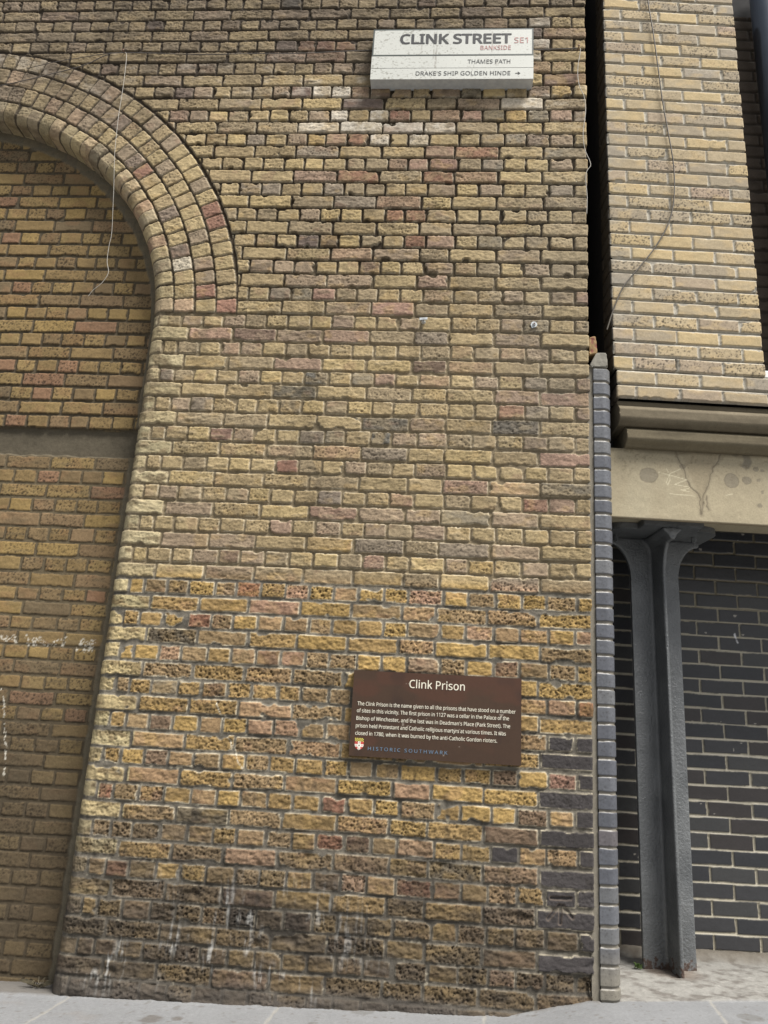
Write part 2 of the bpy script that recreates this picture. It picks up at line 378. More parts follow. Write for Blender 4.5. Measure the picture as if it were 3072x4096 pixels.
    b2 = fbm(X/.02, Z/.016, 84, 3); b3 = fbm(X/.008, Z/.006, 88, 2)
    isDf = isD.astype(float)
    vary = np.where(isD, .25, 1.0)
    col = col*(1+vary*(.18*b1+.20*b2+.24*b3)+(h2(24)-.5)*.26)[..., None]
    pinkp = ss(.2, .5, fbm(X/.07+h2(25)*40, Z/.05, 85, 2))*(h2(26) > .6)*(~isD)
    col = mix(col, lin((150, 112, 84))*np.ones(3), .28*pinkp)
    yel = ss(.15, .5, fbm(X/.06+h2(27)*40, Z/.04, 86, 2))*(h2(28) > .45)*(~isD)
    col = mix(col, lin((176, 142, 72))*np.ones(3), .30*yel)
    # dark kiln specks in the clay
    sp = pits(X, Z, .011, 91)**2
    col = mix(col, lin((52, 44, 36))*np.ones(3), np.clip(sp*pd*.8, 0, .7)*(~isD))
    col = mix(col, lin((60, 50, 40))*np.ones(3), np.clip(pt*pd, 0, .55)*(~isD))
    # pale rubbed bullnose bricks of the jamb
    uj = np.where(Z < CZ, X-XJ, Rr-RI)
    odd = (ns[np.clip(B['r'], 0, len(ns)-1)] % 2) != 0
    jb = (Z < Z_SPR) & (X < np.where(odd, -1.95, -2.068))
    jb2 = ringzone & (k == 0)
    pal = pick(h2(30), PALE)
    pal = pal*(1+.22*fbm(X/.03, Z/.02, 92, 4)+.12*(h2(31)-.5))[..., None]
    pal = mix(pal, lin((128, 112, 78))*np.ones(3), ss(-.05, .45, fbm(X/.05, Z/.03, 93, 3)))
    jf = jb*(.85-.55*ss(-2.3, -2.6, Z))+jb2*(.45)
    col = mix(col, pal, jf)
    # lime bloom and white-washed patches
    wht = ss(.25, .6, fbm(X/.10, Z/.05, 94, 4))*ss(.35, 0, np.abs(Z-1.35+.15*X))*.35
    wht = np.maximum(wht, (ci == KINDS.index('W')+1)*ss(-.15, .45, fbm(X/.04, Z/.03, 95, 3))*.6)
    wringe = ringzone*(k == 3)*ss(.7, 1.35, A)*ss(-.2, .4, fbm(X/.05, Z/.04, 96, 3))*.5
    col = mix(col, lin((205, 196, 178))*np.ones(3), np.maximum(wht, wringe))
    # mortar
    mcol_up = mix(lin((64, 53, 38))*np.ones(X.shape+(3,)), lin((176, 156, 116))*np.ones(3), ss(.6, -.1, Z+.25*fbm(X/.4, Z/.3, 97, 3))*.50)
    mcol_low = mix(lin((112, 106, 94))*np.ones(X.shape+(3,)), lin((84, 79, 70))*np.ones(3), ss(-.2, .4, fbm(X/.2, Z/.04, 98, 3)))
    mcol = mix(mcol_up, mcol_low, lowz)
    mcol = mix(mcol, lin((84, 72, 52))*np.ones(3), ringzone*.7)
    mcol = mcol*(1+.22*fbm(X/.015, Z/.012, 99, 3))[..., None]
    m = ss(-.0030, .0006, d)
    col = mix(col, mcol, m)
    # pale arris line: light caught on brick edges painted in, plus lime from repointing
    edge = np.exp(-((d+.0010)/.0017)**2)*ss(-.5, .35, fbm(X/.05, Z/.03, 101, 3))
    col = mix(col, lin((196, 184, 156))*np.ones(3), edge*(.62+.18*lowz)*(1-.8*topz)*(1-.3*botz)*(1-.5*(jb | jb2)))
    smr = ss(.30, .55, fbm(X/.10, Z/.035, 122, 4)+.25*ss(1.4, 2.0, Z))*(1-lowz)*(1-m)*(~ringzone)
    col = mix(col, mcol*1.5, smr*.45)
    # soot
    sootc = lin((98, 86, 72))*np.ones(3)
    gray = (col @ np.array([.3, .5, .2]))[..., None]
    sooty = sootc*(.22+gray*2.7)
    col = mix(col, sooty, topz*.80*(.75+.25*fbm(X/.2, Z/.08, 102, 3)))
    lowest = ss(-2.36, -2.60, Z+.08*fbm(X/.3, Z/.1, 124, 3))
    sootb = lin((90, 82, 74))*((.20-.06*lowest[..., None])+gray*(2.4-.6*lowest[..., None]))
    bs = np.maximum(botz*(.45+.55*h2(33)), lowest*(.90+.10*h2(34)))*(.85+.22*fbm(X/.12, Z/.05, 103, 3))*(~isD)*(1-.30*m)
    col = mix(col, sootb*np.ones(3), np.clip(bs*1.05, 0, 1)*.94)
    # black streaks over random bricks, white salts low on the left
    stk = ss(.32, .6, fbm(X/.05, Z/.10, 104, 4))*ss(-.9, -2.0, Z)*.45
    col = mix(col, lin((50, 46, 42))*np.ones(3), stk)
    salt = ss(.0, .5, fbm(X/.010, Z/.07, 105, 3))*ss(-.05, .4, fbm(X/.10, Z/.16, 108, 3))*ss(-2.35, -2.7, Z)*ss(-.7, -1.35, X)*ss(-2.1, -1.95, X)
    col = mix(col, lin((190, 190, 186))*np.ones(3), salt*.65)
    lime = ss(.45, .7, fbm(X/.03, Z/.02, 106, 3))*.4*ss(-1.2, -1.6, Z)
    col = mix(col, lin((190, 180, 155))*np.ones(3), lime*m)
    sk = mix(sootb*np.ones(3), lin((86, 80, 74))*(1+.35*fbm(X/.03, Z/.02, 107, 4))[..., None], .6)
    col = mix(col, sk, skirt*.85)
    # the sign box's shadow painted on the wall, with dirt, left of the box
    dirt_shade = ss(.12, 0, np.hypot((X+1.18)*.9, (Z-1.70)*.38))
    col = mix(col, lin((74, 64, 54))*np.ones(3), dirt_shade*.45)
    # right hand strip is greyer
    gr = ss(-.75, -.1, X)*ss(1.5, .6, Z)*ss(-1.0, -.2, Z)*.38
    col = mix(col, lin((132, 122, 104))*(.55+gray*2.2), gr)
    # surveyor's bench mark cut in the dark bricks
    bm = np.minimum(seg_dist(X, Z, [(-.170, -2.442), (-.093, -2.439)]), seg_dist(X, Z, [(-.131, -2.470), (-.135, -2.53)]))
    bm = np.minimum(bm, np.minimum(seg_dist(X, Z, [(-.138, -2.466), (-.181, -2.517)]), seg_dist(X, Z, [(-.124, -2.468), (-.086, -2.507)])))
    bmk = ss(.0075, .003, bm)
    h = h-.007*bmk; col = mix(col, lin((110, 94, 80))*np.ones(3), ss(.011, .006, bm)*(1-bmk)*.6)
    # chalky drip lines near the crack, lower left
    dr1 = seg_dist(X+.006*vn(Z/.02, X*0, 111), Z, [reg('L3', 985, 70), reg('L3', 1025, 130), reg('L3', 1035, 200), reg('L3', 1060, 240)])
    dr2 = seg_dist(X+.006*vn(Z/.02, X*0, 112), Z, [reg('L2', 770, 970), reg('L2', 800, 1040), reg('L2', 815, 1100)])
    dmk = ss(.004, .0015, np.minimum(dr1, dr2))*ss(-.4, .3, vn(X/.006, Z/.008, 113))
    col = mix(col, lin((216, 208, 186))*np.ones(3), dmk*.8)
    return h, desat(col*(1+.16*fbm(X/.8, Z/.7, 120, 3)-.13*ss(.05, .5, fbm(X/.07, Z/.8, 121, 3)))[..., None], .26-.10*lowz)

KINDS = list(KIND)
CATMAP = np.zeros(len(LOOK[2])+2, int)
for X_, Z_, c_ in norm_marks():
    CATMAP[locate(X_, Z_, LOOK)] = KINDS.index(c_)+1
for n in ns:            # toothed quoin of dark bricks at the right, lower down
    if -7 <= n <= 3 and n % 2: CATMAP[locate(-.1, float(zc[list(ns).index(n)]), LOOK)] = KINDS.index('D')+1

def shear_x(X, Z): return 0.0085*(Z+.1)*ss(-1.0, 0.0, X)

def path_from(segs, res):
    """segs: list of ('line', p0, p1) / ('arc', centre, radius, a0, a1); returns positions, outward normals (right-hand side), arc length"""
    P, N, A = [], [], []; a = 0
    for sg in segs:
        if sg[0] == 'line':
            p0, p1 = np.array(sg[1]), np.array(sg[2]); L = np.hypot(*(p1-p0)); n = max(1, int(round(L/(sg[3] if len(sg) > 3 else res))))
            tt = (p1-p0)/L; nn = np.array([tt[1], -tt[0]])
            for i in range(n+1 if not P else n):
                q = (i if not P or len(P) == 0 else i+1)/n if False else ((i/n) if (a == 0) else ((i+1)/n))
                P.append(p0+(p1-p0)*q); N.append(nn); A.append(a+L*q)
            a += L
        else:
            _, c, r, a0, a1 = sg; L = abs(a1-a0)*r; n = max(3, int(round(L/res)))
            for i in range(n):
                q = (i+1)/n; an = a0+(a1-a0)*q
                nn = np.array([math.cos(an), math.sin(an)]); P.append(np.array(c)+nn*r); N.append(nn); A.append(a+L*q)
            a += L
    return np.array(P), np.array(N), np.array(A)

def sweep_z(name, segs, res, z0, z1, a_off, fun, mat, parent, zres=None, keepfun=None, shear=None, split=None, split_name=None):
    P, N, A = path_from(segs, res); zres = zres or res
    zs = np.linspace(z0, z1, int(round((z1-z0)/zres))+1)
    U = np.repeat((A+a_off)[None, :], len(zs), 0); V = np.repeat(zs[:, None], len(A), 1)
    h, c = fun(U, V)
    X = P[None, :, 0]+N[None, :, 0]*h; Y = P[None, :, 1]+N[None, :, 1]*h
    if shear: X = X+shear(U, V)
    G = np.stack([X, Y, V], -1)
    keep = keepfun(U, V) if keepfun else None
    if split:
        inside = split(U, V)[:-1, :-1]
        link(split_name, grid_mesh(split_name, G, c, keep & inside), mat, parent); keep = keep & ~inside
    return link(name, grid_mesh(name, G, c, keep), mat, parent)

ZT = 2.42; ZB = -3.06
wall = empty('brick_wall', (-1.6, 0, -2.92))
tag(wall, 'tall weathered yellow brick wall with the arch and the brown plaque on it', 'wall')
RB = 0.055
def keep_face(U, V):
    uo = np.where(V < CZ, U-XJ, np.hypot(U-CX, V-CZ)-RI)
    ok = uo >= RB-.001
    ok = ok | (U > -1)
    return ok[:-1, :-1] & ok[1:, :-1] & ok[:-1, 1:] & ok[1:, 1:]
RES = 0.004
sweep_z('brickwork', [('line', (-3.80, 0), (-.008, 0)), ('arc', (-.008, .008), .008, -math.pi/2, 0), ('line', (0, .008), (0, .16), .008)],
        RES, ZB, ZT, -3.80, old_wall, M_brick, wall, keepfun=keep_face, shear=shear_x,
        split=lambda U, V: (V > Z_SPR) & (np.hypot(U-CX, V-CZ) < RO+.003), split_name='brick_arch')

def arch_strip():
    # along: up the jamb then round the intrados; across: face -> bullnose -> reveal
    v1 = np.arange(ZB, CZ, .004); ang = np.arange(0, R(108), .004/RI)
    us = [RB+.014, RB+.010, RB+.006, RB+.002]; prof = [(u, 0, 0, -1) for u in us]    # (u in plane, y, nu, ny)
    for a in np.linspace(0, math.pi/2, 22):
        prof.append((RB-RB*math.sin(a), RB-RB*math.cos(a), -math.sin(a), -math.cos(a)))
    for y in np.arange(RB+.004, .175, .005): prof.append((0, y, -1, 0))
    prof = np.array(prof)
    al = np.concatenate([[0], np.cumsum(np.hypot(np.diff(prof[:, 0]), np.diff(prof[:, 1])))])
    uu = RB+.014-al                      # unrolled in-plane coordinate used for the bond
    n, m = len(v1)+len(ang), len(prof)
    ex = np.concatenate([np.ones(len(v1)), np.cos(ang)]); ez = np.concatenate([np.zeros(len(v1)), np.sin(ang)])
    bx = np.concatenate([np.full(len(v1), XJ), CX+RI*np.cos(ang)]); bz = np.concatenate([v1, CZ+RI*np.sin(ang)])
    VX = bx[:, None]+ex[:, None]*uu[None]; VZ = bz[:, None]+ez[:, None]*uu[None]
    h, c = old_wall(VX, VZ)
    h = np.clip(h, -.007, .006)*np.where(prof[:, 1] > .001, .55, 1.0)[None]+.0006
    PX = bx[:, None]+ex[:, None]*(prof[:, 0]+0*prof[:, 0])[None]+ex[:, None]*prof[None, :, 2]*h
    PZ = bz[:, None]+ez[:, None]*prof[None, :, 0]+ez[:, None]*prof[None, :, 2]*h
    PY = prof[None, :, 1]+prof[None, :, 3]*h
    o = link('arch_reveal', grid_mesh('arch_reveal', np.stack([PX, PY, PZ], -1), c, None, flip=True), M_brick, wall)
    o['label'] = 'rounded pale bricks edging the jamb and the arch'
arch_strip()

def box(name, x0, x1, y0, y1, z0, z1, mat, parent=None, bev=0.0, rotz=0.0, piv=None):
    bm = bmesh.new(); bmesh.ops.create_cube(bm, size=1)
    for v in bm.verts: v.co = Vector(((x0+x1)/2+v.co.x*(x1-x0), (y0+y1)/2+v.co.y*(y1-y0), (z0+z1)/2+v.co.z*(z1-z0)))
    if bev: bmesh.ops.bevel(bm, geom=bm.edges[:], offset=bev, segments=2, affect='EDGES', profile=0.6)
    if rotz: bmesh.ops.rotate(bm, verts=bm.verts, cent=piv, matrix=Matrix.Rotation(rotz, 3, 'Z'))
    me = bpy.data.meshes.new(name); bm.to_mesh(me); bm.free()
    return link(name, me, mat, parent)

def join_boxes(name, specs, mat, parent=None, rotz=0, piv=(0, 0, 0)):
    bm = bmesh.new()
    for (x0, x1, y0, y1, z0, z1) in specs:
        r = bmesh.ops.create_cube(bm, size=1)
        for v in r['verts']: v.co = Vector(((x0+x1)/2+v.co.x*(x1-x0), (y0+y1)/2+v.co.y*(y1-y0), (z0+z1)/2+v.co.z*(z1-z0)))
    if rotz: bmesh.ops.rotate(bm, verts=bm.verts, cent=piv, matrix=Matrix.Rotation(rotz, 3, 'Z'))
    me = bpy.data.meshes.new(name); bm.to_mesh(me); bm.free()
    return link(name, me, mat, parent)

# solid body of the old building behind its skin, and its plain continuation above and to the left
join_boxes('masonry_core', [(-6.0, -.030, .30, 2.4, -3.1, 6.0), (-6.0, -.030, .02, .30, ZT-.01, 6.0), (-6.0, -3.79, .02, .30, -3.1, ZT-.01),
                            (-.060, -.030, .10, .30, -3.1, ZT-.01)], M_core, wall)

# --- brick infill under the arch --------------------------------------
fill = empty('blocking_wall', (-2.8, .14, -2.93))
tag(fill, 'flat yellow brick infill blocking the big arch on the left, crossed by a grey concrete band', 'wall')
YF = 0.14
BANDT, BANDB = -.470, -.613
up = [-.470+.0764*k for k in range(0, 26)]
lo = [-.613-.0738*k for k in range(0, 10)]; lo = lo+[lo[-1]-.0678*k for k in range(1, 30)]
rows = sorted(lo)+up
FBED = np.array(rows); nf = len(rows)-1; FJ = []
ib = sorted(lo).__len__()-1     # index of the band "course"
rg2 = random.Random(9)
for i in range(nf):
    if i == ib: FJ.append([-9, 9]); continue
    st = ((i-ib) % 2 == 0) if i > ib else ((ib-i) % 2 == 1)
    j = [-2.392-.2265*k for k in range(-2, 10)] if st else [-2.339-.1125*k for k in range(-3, 20)]
    FJ.append([-9]+sorted(q+rg2.uniform(-.008, .008) for q in j)+[9])
FLOOK = make_lookup(FBED, FJ)
INF = [(24, (150, 126, 80)), (20, (142, 118, 76)), (16, (134, 112, 78)), (12, (156, 130, 78)), (10, (138, 114, 82)), (3, (146, 112, 84)), (5, (124, 106, 78)), (.6, (150, 98, 76))]
CH = lambda x, y: (lambda p: (p[0], p[2]))(on_plane(x*.5513, 2400+y*.5513, 0, YF))
CHALK = [[CH(10, 265), CH(45, 300), CH(40, 270), CH(60, 280)], [CH(85, 280), CH(100, 262), CH(115, 310)], [CH(190, 262), CH(205, 320), CH(255, 320), CH(230, 290), CH(290, 275), CH(250, 310)],
         [CH(300, 300), CH(350, 330), CH(400, 320)], [CH(395, 310), CH(480, 275), CH(470, 300), CH(450, 330)], [CH(555, 365), CH(600, 290)], [CH(600, 290), CH(590, 330)],
         [CH(610, 370), CH(630, 310)], [CH(640, 370), CH(665, 300)], [CH(655, 370), CH(685, 300)]]
CH2 = [[CH(10, 640), CH(18, 680)], [CH(25, 700), CH(30, 850)], [CH(30, 900), CH(42, 1060)], [CH(42, 1060), CH(36, 1200), CH(28, 1265)]]
def infill(U, V):
    B = brick_field(U, V, FLOOK, 2, jw=0.0048, jv=0.0056, rad=.004, wob=.0012, wob2=.0010, chip=.0018, bedwave=.003)
    d = B['d']; h2 = lambda s: hsh(B['id'], B['id']*0+3, 900+s)
    low = ss(-.55, -.62, V)
    band = (V < BANDT+.001) & (V > BANDB)
    t = np.clip(-d/.0045, 0, 1); face = np.sqrt(np.clip(1-(1-t)**2, 0, 1))
    mdep = .0080*(1-low)+.0035*low
    mz = np.clip((V-B['z0'])/.006, 0, 1)
    mort = -mdep+.0012*fbm(U/.02, V/.02, 5, 3)
    ff = .0012*fbm(U/.04+h2(1)*9, V/.02, 6, 3)+.0009*fbm(U/.01, V/.01, 7, 2)+(h2(2)-.5)*.002
    pt = pits(U, V, .016, 8); pd = np.clip(h2(3)*1.6-.3, 0, 1)
    ff = ff-.002*pt*pd
    h = mort*(1-face)+ff*face
    c = pick(h2(4), INF)
    c = c*(1+.14*fbm(U/.05+h2(5)*9, V/.04, 9, 3)+.10*fbm(U/.012, V/.012, 10, 2)+(h2(6)-.5)*.18)[..., None]
    c = mix(c, lin((150, 112, 76))*np.ones(3), .30*ss(.1, .5, fbm(U/.08, V/.06+h2(7)*9, 11, 2)))
    c = mix(c, lin((56, 46, 36))*np.ones(3), np.clip(pt*pd*.9+pits(U, V, .011, 12)*pd*.8, 0, .8))
    mc = mix(lin((92, 82, 64))*np.ones(U.shape+(3,)), lin((104, 92, 70))*np.ones(3), low)
    mc = mc*(1+.16*fbm(U/.02, V/.01, 13, 3))[..., None]
    m = ss(-.0030, .0004, d)
    # broad smeared pointing of the lower part, with tooled lines
    c = mix(c, mc, m)
    line = np.exp(-((d+.0002)/.0011)**2)
    c = mix(c, lin((56, 47, 36))*np.ones(3), line*.7)
    smear = ss(.1, .5, fbm(U/.16, V/.03, 14, 3))*low*.35
    c = mix(c, mc, smear*(1-m))
    h = h+.0010*smear
    # grime towards the pavement and up under the arch soffit
    g = (c @ np.array([.3, .5, .2]))[..., None]
    gr = ss(-1.3, -2.4, V+.2*fbm(U/.4, V/.3, 15, 3))
    c = mix(c, lin((98, 86, 68))*(.25+g*2.5), gr*.8)
    st2 = ss(.1, .5, fbm(U/.5, V/.5, 16, 3))*.25
    c = mix(c, lin((98, 84, 64))*(.4+g*3.0), st2)
    # mortar fillet where the infill meets the jamb and the arch
    uo = np.where(V < CZ, U-XJ, np.hypot(U-CX, V-CZ)-RI)
    fil = ss(-.062, -.048, uo+.006*fbm(U/.03, V/.05, 17, 2))*(V > -.46)
    fil = np.maximum(fil, ss(-.075, -.055, uo+.008*fbm(U/.03, V/.05, 17, 2))*(V < -.62))
    c = mix(c, lin((112, 104, 86))*(1+.15*fbm(U/.02, V/.02, 18, 3))[..., None], fil*.9)
    h = h*(1-fil)+fil*(.008+.003*fbm(U/.03, V/.03, 19, 3))
    # recessed concrete band
    bc = lin((98, 90, 74))*(1+.20*fbm(U/.12, V/.04, 20, 4)+.10*fbm(U/.015, V/.01, 23, 3))[..., None]
    bt = ss(BANDT+.006, BANDT-.002, V+.003*vn(U/.03, V*0, 24))*ss(BANDB-.004, BANDB+.004, V+.004*vn(U/.03, V*0, 25))
    c = mix(c, bc, bt); h = h*(1-bt)+bt*(-.022+.0012*fbm(U/.02, V/.02, 26, 3))
    dch = np.full(U.shape, 9.0)
    for pl in CHALK: dch = np.minimum(dch, seg_dist(U, V, pl))
    ch = ss(.011, .003, dch+.004*fbm(U/.012, V/.012, 27, 2))*ss(-.1, .25, fbm(U/.006, V/.006, 28, 2))
    dc2 = np.full(U.shape, 9.0)
    for pl in CH2: dc2 = np.minimum(dc2, seg_dist(U, V, pl))
    ch = np.maximum(ch, ss(.005, .002, dc2+.003*vn(U/.01, V/.01, 29))*ss(-.1, .2, vn(U/.005, V/.006, 30)))
    c = mix(c, lin((214, 208, 192))*np.ones(3), ch*.85)
    pc = ss(.62, .72, fbm(U/.02, V/.02, 31, 2))*ss(-1.8, -2.4, V)
    return h, desat(c*(.80+.10*fbm(U/.6, V/.5, 33, 3))[..., None], .10)
def fill_keep(U, V):
    uo = np.where(V < CZ, U-XJ, np.hypot(U-CX, V-CZ)-RI)
    ok = uo < .03
    return ok[:-1, :-1] & ok[1:, :-1] & ok[:-1, 1:] & ok[1:, 1:]
sweep_z('brickwork', [('line', (-3.80, YF), (-2.08, YF))], .0043, ZB, 1.40, -3.80, infill, M_brick2, fill, keepfun=fill_keep)

# --- right hand building ----------------------------------------------
PX0, PY0, PPHI = .122, .05, .0756
def pdir(s, out=0.0):     # along the right building's face, "out" metres towards the street
    return (PX0+s*math.cos(PPHI)+out*math.sin(PPHI), PY0+s*math.sin(PPHI)-out*math.cos(PPHI))
bld = empty('brick_building', (.5, .1, -.8))
tag(bld, 'pale brick building at the right with stone mouldings over a stone beam', 'building')
PCP = .0763; PZ0 = 1.6358
PBED = np.array([PZ0-PCP*m for m in range(25, -14, -1)])
PBED[0] = -.265
PJ = []; rg3 = random.Random(5)
for i in range(len(PBED)-1):
    m = 25-i-1        # course between bed m and m+1
    j = [.1005+.2113*k for k in range(-4, 8)] if m % 2 == 0 else [.2065+.2113*k for k in range(-4, 8)]
    PJ.append([-9]+sorted(q+rg3.uniform(-.005, .005) for q in j)+[9])
PLOOK = make_lookup(PBED, PJ)
NEW = [(26, (174, 153, 112)), (20, (166, 147, 110)), (14, (158, 142, 114)), (12, (180, 156, 104)), (8, (162, 142, 114)), (5, (150, 138, 118)), (1, (164, 140, 114))]
def struck(B, U, V, s, dep=.017):
    """weather-struck pointing: pressed in under the upper brick, sloping out to the lower one"""
    zt = np.where(V > (B['z0']+B['z1'])/2, V-B['z1'], V-B['z0'])    # signed distance to the nearest bed centre
    k = np.clip((zt+.006)/.012, 0, 1)
    bed = np.abs(zt) < .0075
    return np.where(bed, -(.0012+dep*k), -.0075)+.0007*fbm(U/.02, V/.01, s, 3)
def pier(U, V):
    B = brick_field(U, V, PLOOK, 3, jw=.0052, jv=.0066, rad=.0035, wob=.0010, wob2=.0008, chip=.002, bedwave=.002)
    d = B['d']; h2 = lambda s: hsh(B['id'], B['id']*0+3, 1100+s)
    t = np.clip(-d/.0035, 0, 1); face = np.sqrt(np.clip(1-(1-t)**2, 0, 1))
    pt = pits(U, V, .017, 41); pd = np.clip(h2(3)*1.9-.7, 0, 1)
    ff = .0010*fbm(U/.03+h2(1)*9, V/.02, 42, 4)+(h2(2)-.5)*.003-.0018*pt*pd
    mort = struck(B, U, V, 43)
    h = mort*(1-face)+ff*face
    c = pick(h2(4), NEW)
    c = c*(1+.10*fbm(U/.05+h2(5)*9, V/.03, 44, 3)+.09*fbm(U/.012, V/.010, 45, 2)+(h2(6)-.5)*.12)[..., None]
    c = mix(c, lin((190, 160, 100))*np.ones(3), .45*ss(0, .5, fbm(U/.07+h2(7)*9, V/.04, 46, 2)))
    c = mix(c, lin((62, 56, 48))*np.ones(3), np.clip(pits(U, V, .014, 47)*np.clip(pd*1.4, 0, 1)+.7*pt*pd, 0, .85))
    grey = ss(.16, .0, U)*ss(-.2, .3, fbm(U/.1, V/.06, 48, 3))*.5
    c = mix(c, lin((148, 142, 128))*np.ones(3), grey)
    mc = lin((176, 169, 152))*(1+.12*fbm(U/.02, V/.01, 49, 3))[..., None]
    m = ss(-.0022, .0002, d)
    c = mix(c, mc, m)
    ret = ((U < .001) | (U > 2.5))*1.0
    c = mix(c, lin((34, 32, 32))*np.ones(3), ret*.92)  # left return painted near-black to stand for shade in the narrow gap
    dirt_shade = ss(-.16, -.28, V)*.35
    c = mix(c, lin((140, 122, 100))*np.ones(3), dirt_shade)
    # one perpend has lost its mortar
    hole = (np.abs(U-.305) < .005)*(V > -.105)*(V < -.045)*(m > .3)
    h = h-.02*hole; c = mix(c, lin((40, 36, 32))*np.ones(3), hole*.8)
    return h, desat(c, .30)
def seg_pier(s0, s1, back):
    c, s_ = math.cos(PPHI), math.sin(PPHI); r = .005
    a = pdir(s0, -back); b = pdir(s0, -r); ce0 = pdir(s0+r, -r); e = pdir(s0+r, 0); f = pdir(s1-r, 0); ce1 = pdir(s1-r, -r); g = pdir(s1, -r); hh = pdir(s1, -back)
    return [('line', a, b, .008), ('arc', ce0, r, math.pi+PPHI, math.pi*1.5+PPHI), ('line', e, f), ('arc', ce1, r, -math.pi/2+PPHI, PPHI), ('line', g, hh, .008)], -(back-r+r*math.pi/2)
PIERW = .735
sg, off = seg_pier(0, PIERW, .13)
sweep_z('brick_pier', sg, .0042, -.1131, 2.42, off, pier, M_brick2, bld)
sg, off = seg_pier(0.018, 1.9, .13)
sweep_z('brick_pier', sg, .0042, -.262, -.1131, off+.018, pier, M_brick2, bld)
def bbox(name, s0, s1, o0, o1, z0, z1, mat, parent, bev=0.0):      # box in the right building's own axes, o = metres behind the face
    return box(name, PX0+s0, PX0+s1, PY0+o0, PY0+o1, z0, z1, mat, parent, bev, PPHI, (PX0, PY0, 0))
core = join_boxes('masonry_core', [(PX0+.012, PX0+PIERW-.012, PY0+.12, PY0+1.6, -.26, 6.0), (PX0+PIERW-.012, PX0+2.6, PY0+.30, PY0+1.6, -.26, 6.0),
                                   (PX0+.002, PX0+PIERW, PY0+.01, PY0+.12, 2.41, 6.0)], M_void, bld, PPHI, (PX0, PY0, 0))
# shaded recess right of the pier: brick set back, its shade put into a darker colour
RJ = [[-9]+sorted([.86+.2113*k-(.1 if i % 2 else 0) for k in range(-2, 9)])+[9] for i in range(len(PBED)-1)]
RLOOK = make_lookup(PBED, RJ)
def recess(U, V):
    B = brick_field(U, V, RLOOK, 4, jw=.0050, jv=.0060, rad=.0035, wob=.0010, wob2=.0008, chip=.002)
    d = B['d']; h2 = lambda s: hsh(B['id'], B['id']*0+3, 1300+s)
    face = np.clip(-d/.003, 0, 1)
    h = -.006*(1-face)
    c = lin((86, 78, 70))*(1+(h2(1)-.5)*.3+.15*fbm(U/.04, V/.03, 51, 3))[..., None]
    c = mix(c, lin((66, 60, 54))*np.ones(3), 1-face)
    return h, c
a, b = pdir(PIERW-.05, -.285), pdir(1.9, -.285)
sweep_z('recessed_brickwork', [('line', a, b)], .006, -.12, 2.42, PIERW-.05, recess, M_brick2, bld)
bbox('window_sill', PIERW+.005, 1.9, .02, .27, -.108, -.070, mat_noise('pale_sill', (.58, .58, .57), (.72, .72, .71), 12, .6), bld, .004)

# stone cornice (two mouldings) and beam
def prof_sweep(name, prof, s0, s1, mat, parent, colfun, res=.006):
    """prof: (out, z) polyline going down; swept along the building from s0 to s1, resampled"""
    pts = [prof[0]]
    for q0, q1 in zip(prof[:-1], prof[1:]):
        L = math.hypot(q1[0]-q0[0], q1[1]-q0[1]); n = max(1, int(L/res))
        for i in range(n): pts.append((q0[0]+(q1[0]-q0[0])*(i+1)/n, q0[1]+(q1[1]-q0[1])*(i+1)/n))
    pts = np.array(pts); ssx = np.linspace(s0, s1, int((s1-s0)/res)+1)
    U = np.repeat(ssx[None, :], len(pts), 0); V = np.repeat(pts[:, 1][:, None], len(ssx), 1); O = np.repeat(pts[:, 0][:, None], len(ssx), 1)
    h, c = colfun(U, V)
    O = O+h
    G = np.stack([PX0+U*math.cos(PPHI)+O*math.sin(PPHI), PY0+U*math.sin(PPHI)-O*math.cos(PPHI), V-.25*h], -1)
    me = grid_mesh(name, G, c, None, flip=True)
    bm = bmesh.new(); bm.from_mesh(me)                              # close the two ends
    nn, mm = len(pts), len(ssx)
    bm.verts.ensure_lookup_table()
    for j in (0, mm-1):
        vs = [bm.verts[i*mm+j] for i in range(nn)]
        try: bm.faces.new(vs if j else vs[::-1])
        except ValueError: pass
    bmesh.ops.triangulate(bm, faces=[f for f in bm.faces if len(f.verts) > 4])
    bm.to_mesh(me); bm.free()
    return link(name, me, mat, parent)
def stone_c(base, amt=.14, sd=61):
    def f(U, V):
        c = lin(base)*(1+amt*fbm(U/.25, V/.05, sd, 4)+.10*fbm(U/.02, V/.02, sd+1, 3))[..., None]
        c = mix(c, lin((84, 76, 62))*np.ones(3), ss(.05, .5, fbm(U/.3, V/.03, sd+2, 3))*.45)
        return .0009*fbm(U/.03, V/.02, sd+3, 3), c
    return f
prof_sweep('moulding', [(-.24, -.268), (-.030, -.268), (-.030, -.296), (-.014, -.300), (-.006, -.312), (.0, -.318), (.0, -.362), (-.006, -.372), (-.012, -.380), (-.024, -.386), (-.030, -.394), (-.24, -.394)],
           .026, 1.9, M_stone, bld, stone_c((108, 99, 82), .12, 61))  # stone colour darkened to carry the shade under the brick overhang
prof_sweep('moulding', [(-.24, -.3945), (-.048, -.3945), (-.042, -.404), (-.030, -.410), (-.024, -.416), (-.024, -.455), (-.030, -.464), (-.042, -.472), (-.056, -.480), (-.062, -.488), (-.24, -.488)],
           .066, 1.9, M_stone, bld, stone_c((112, 103, 84), .12, 71))  # same overhang shade put into this moulding's colour
P5 = lambda x, y, o=-.085: (lambda p: ((p[0]-PX0)*math.cos(PPHI)+(p[1]-PY0)*math.sin(PPHI), p[2]))(on_plane(2400+x*.405, 1500+y*.405, PX0-(-o)*math.sin(PPHI), PY0+(-o)*math.cos(PPHI), PPHI))
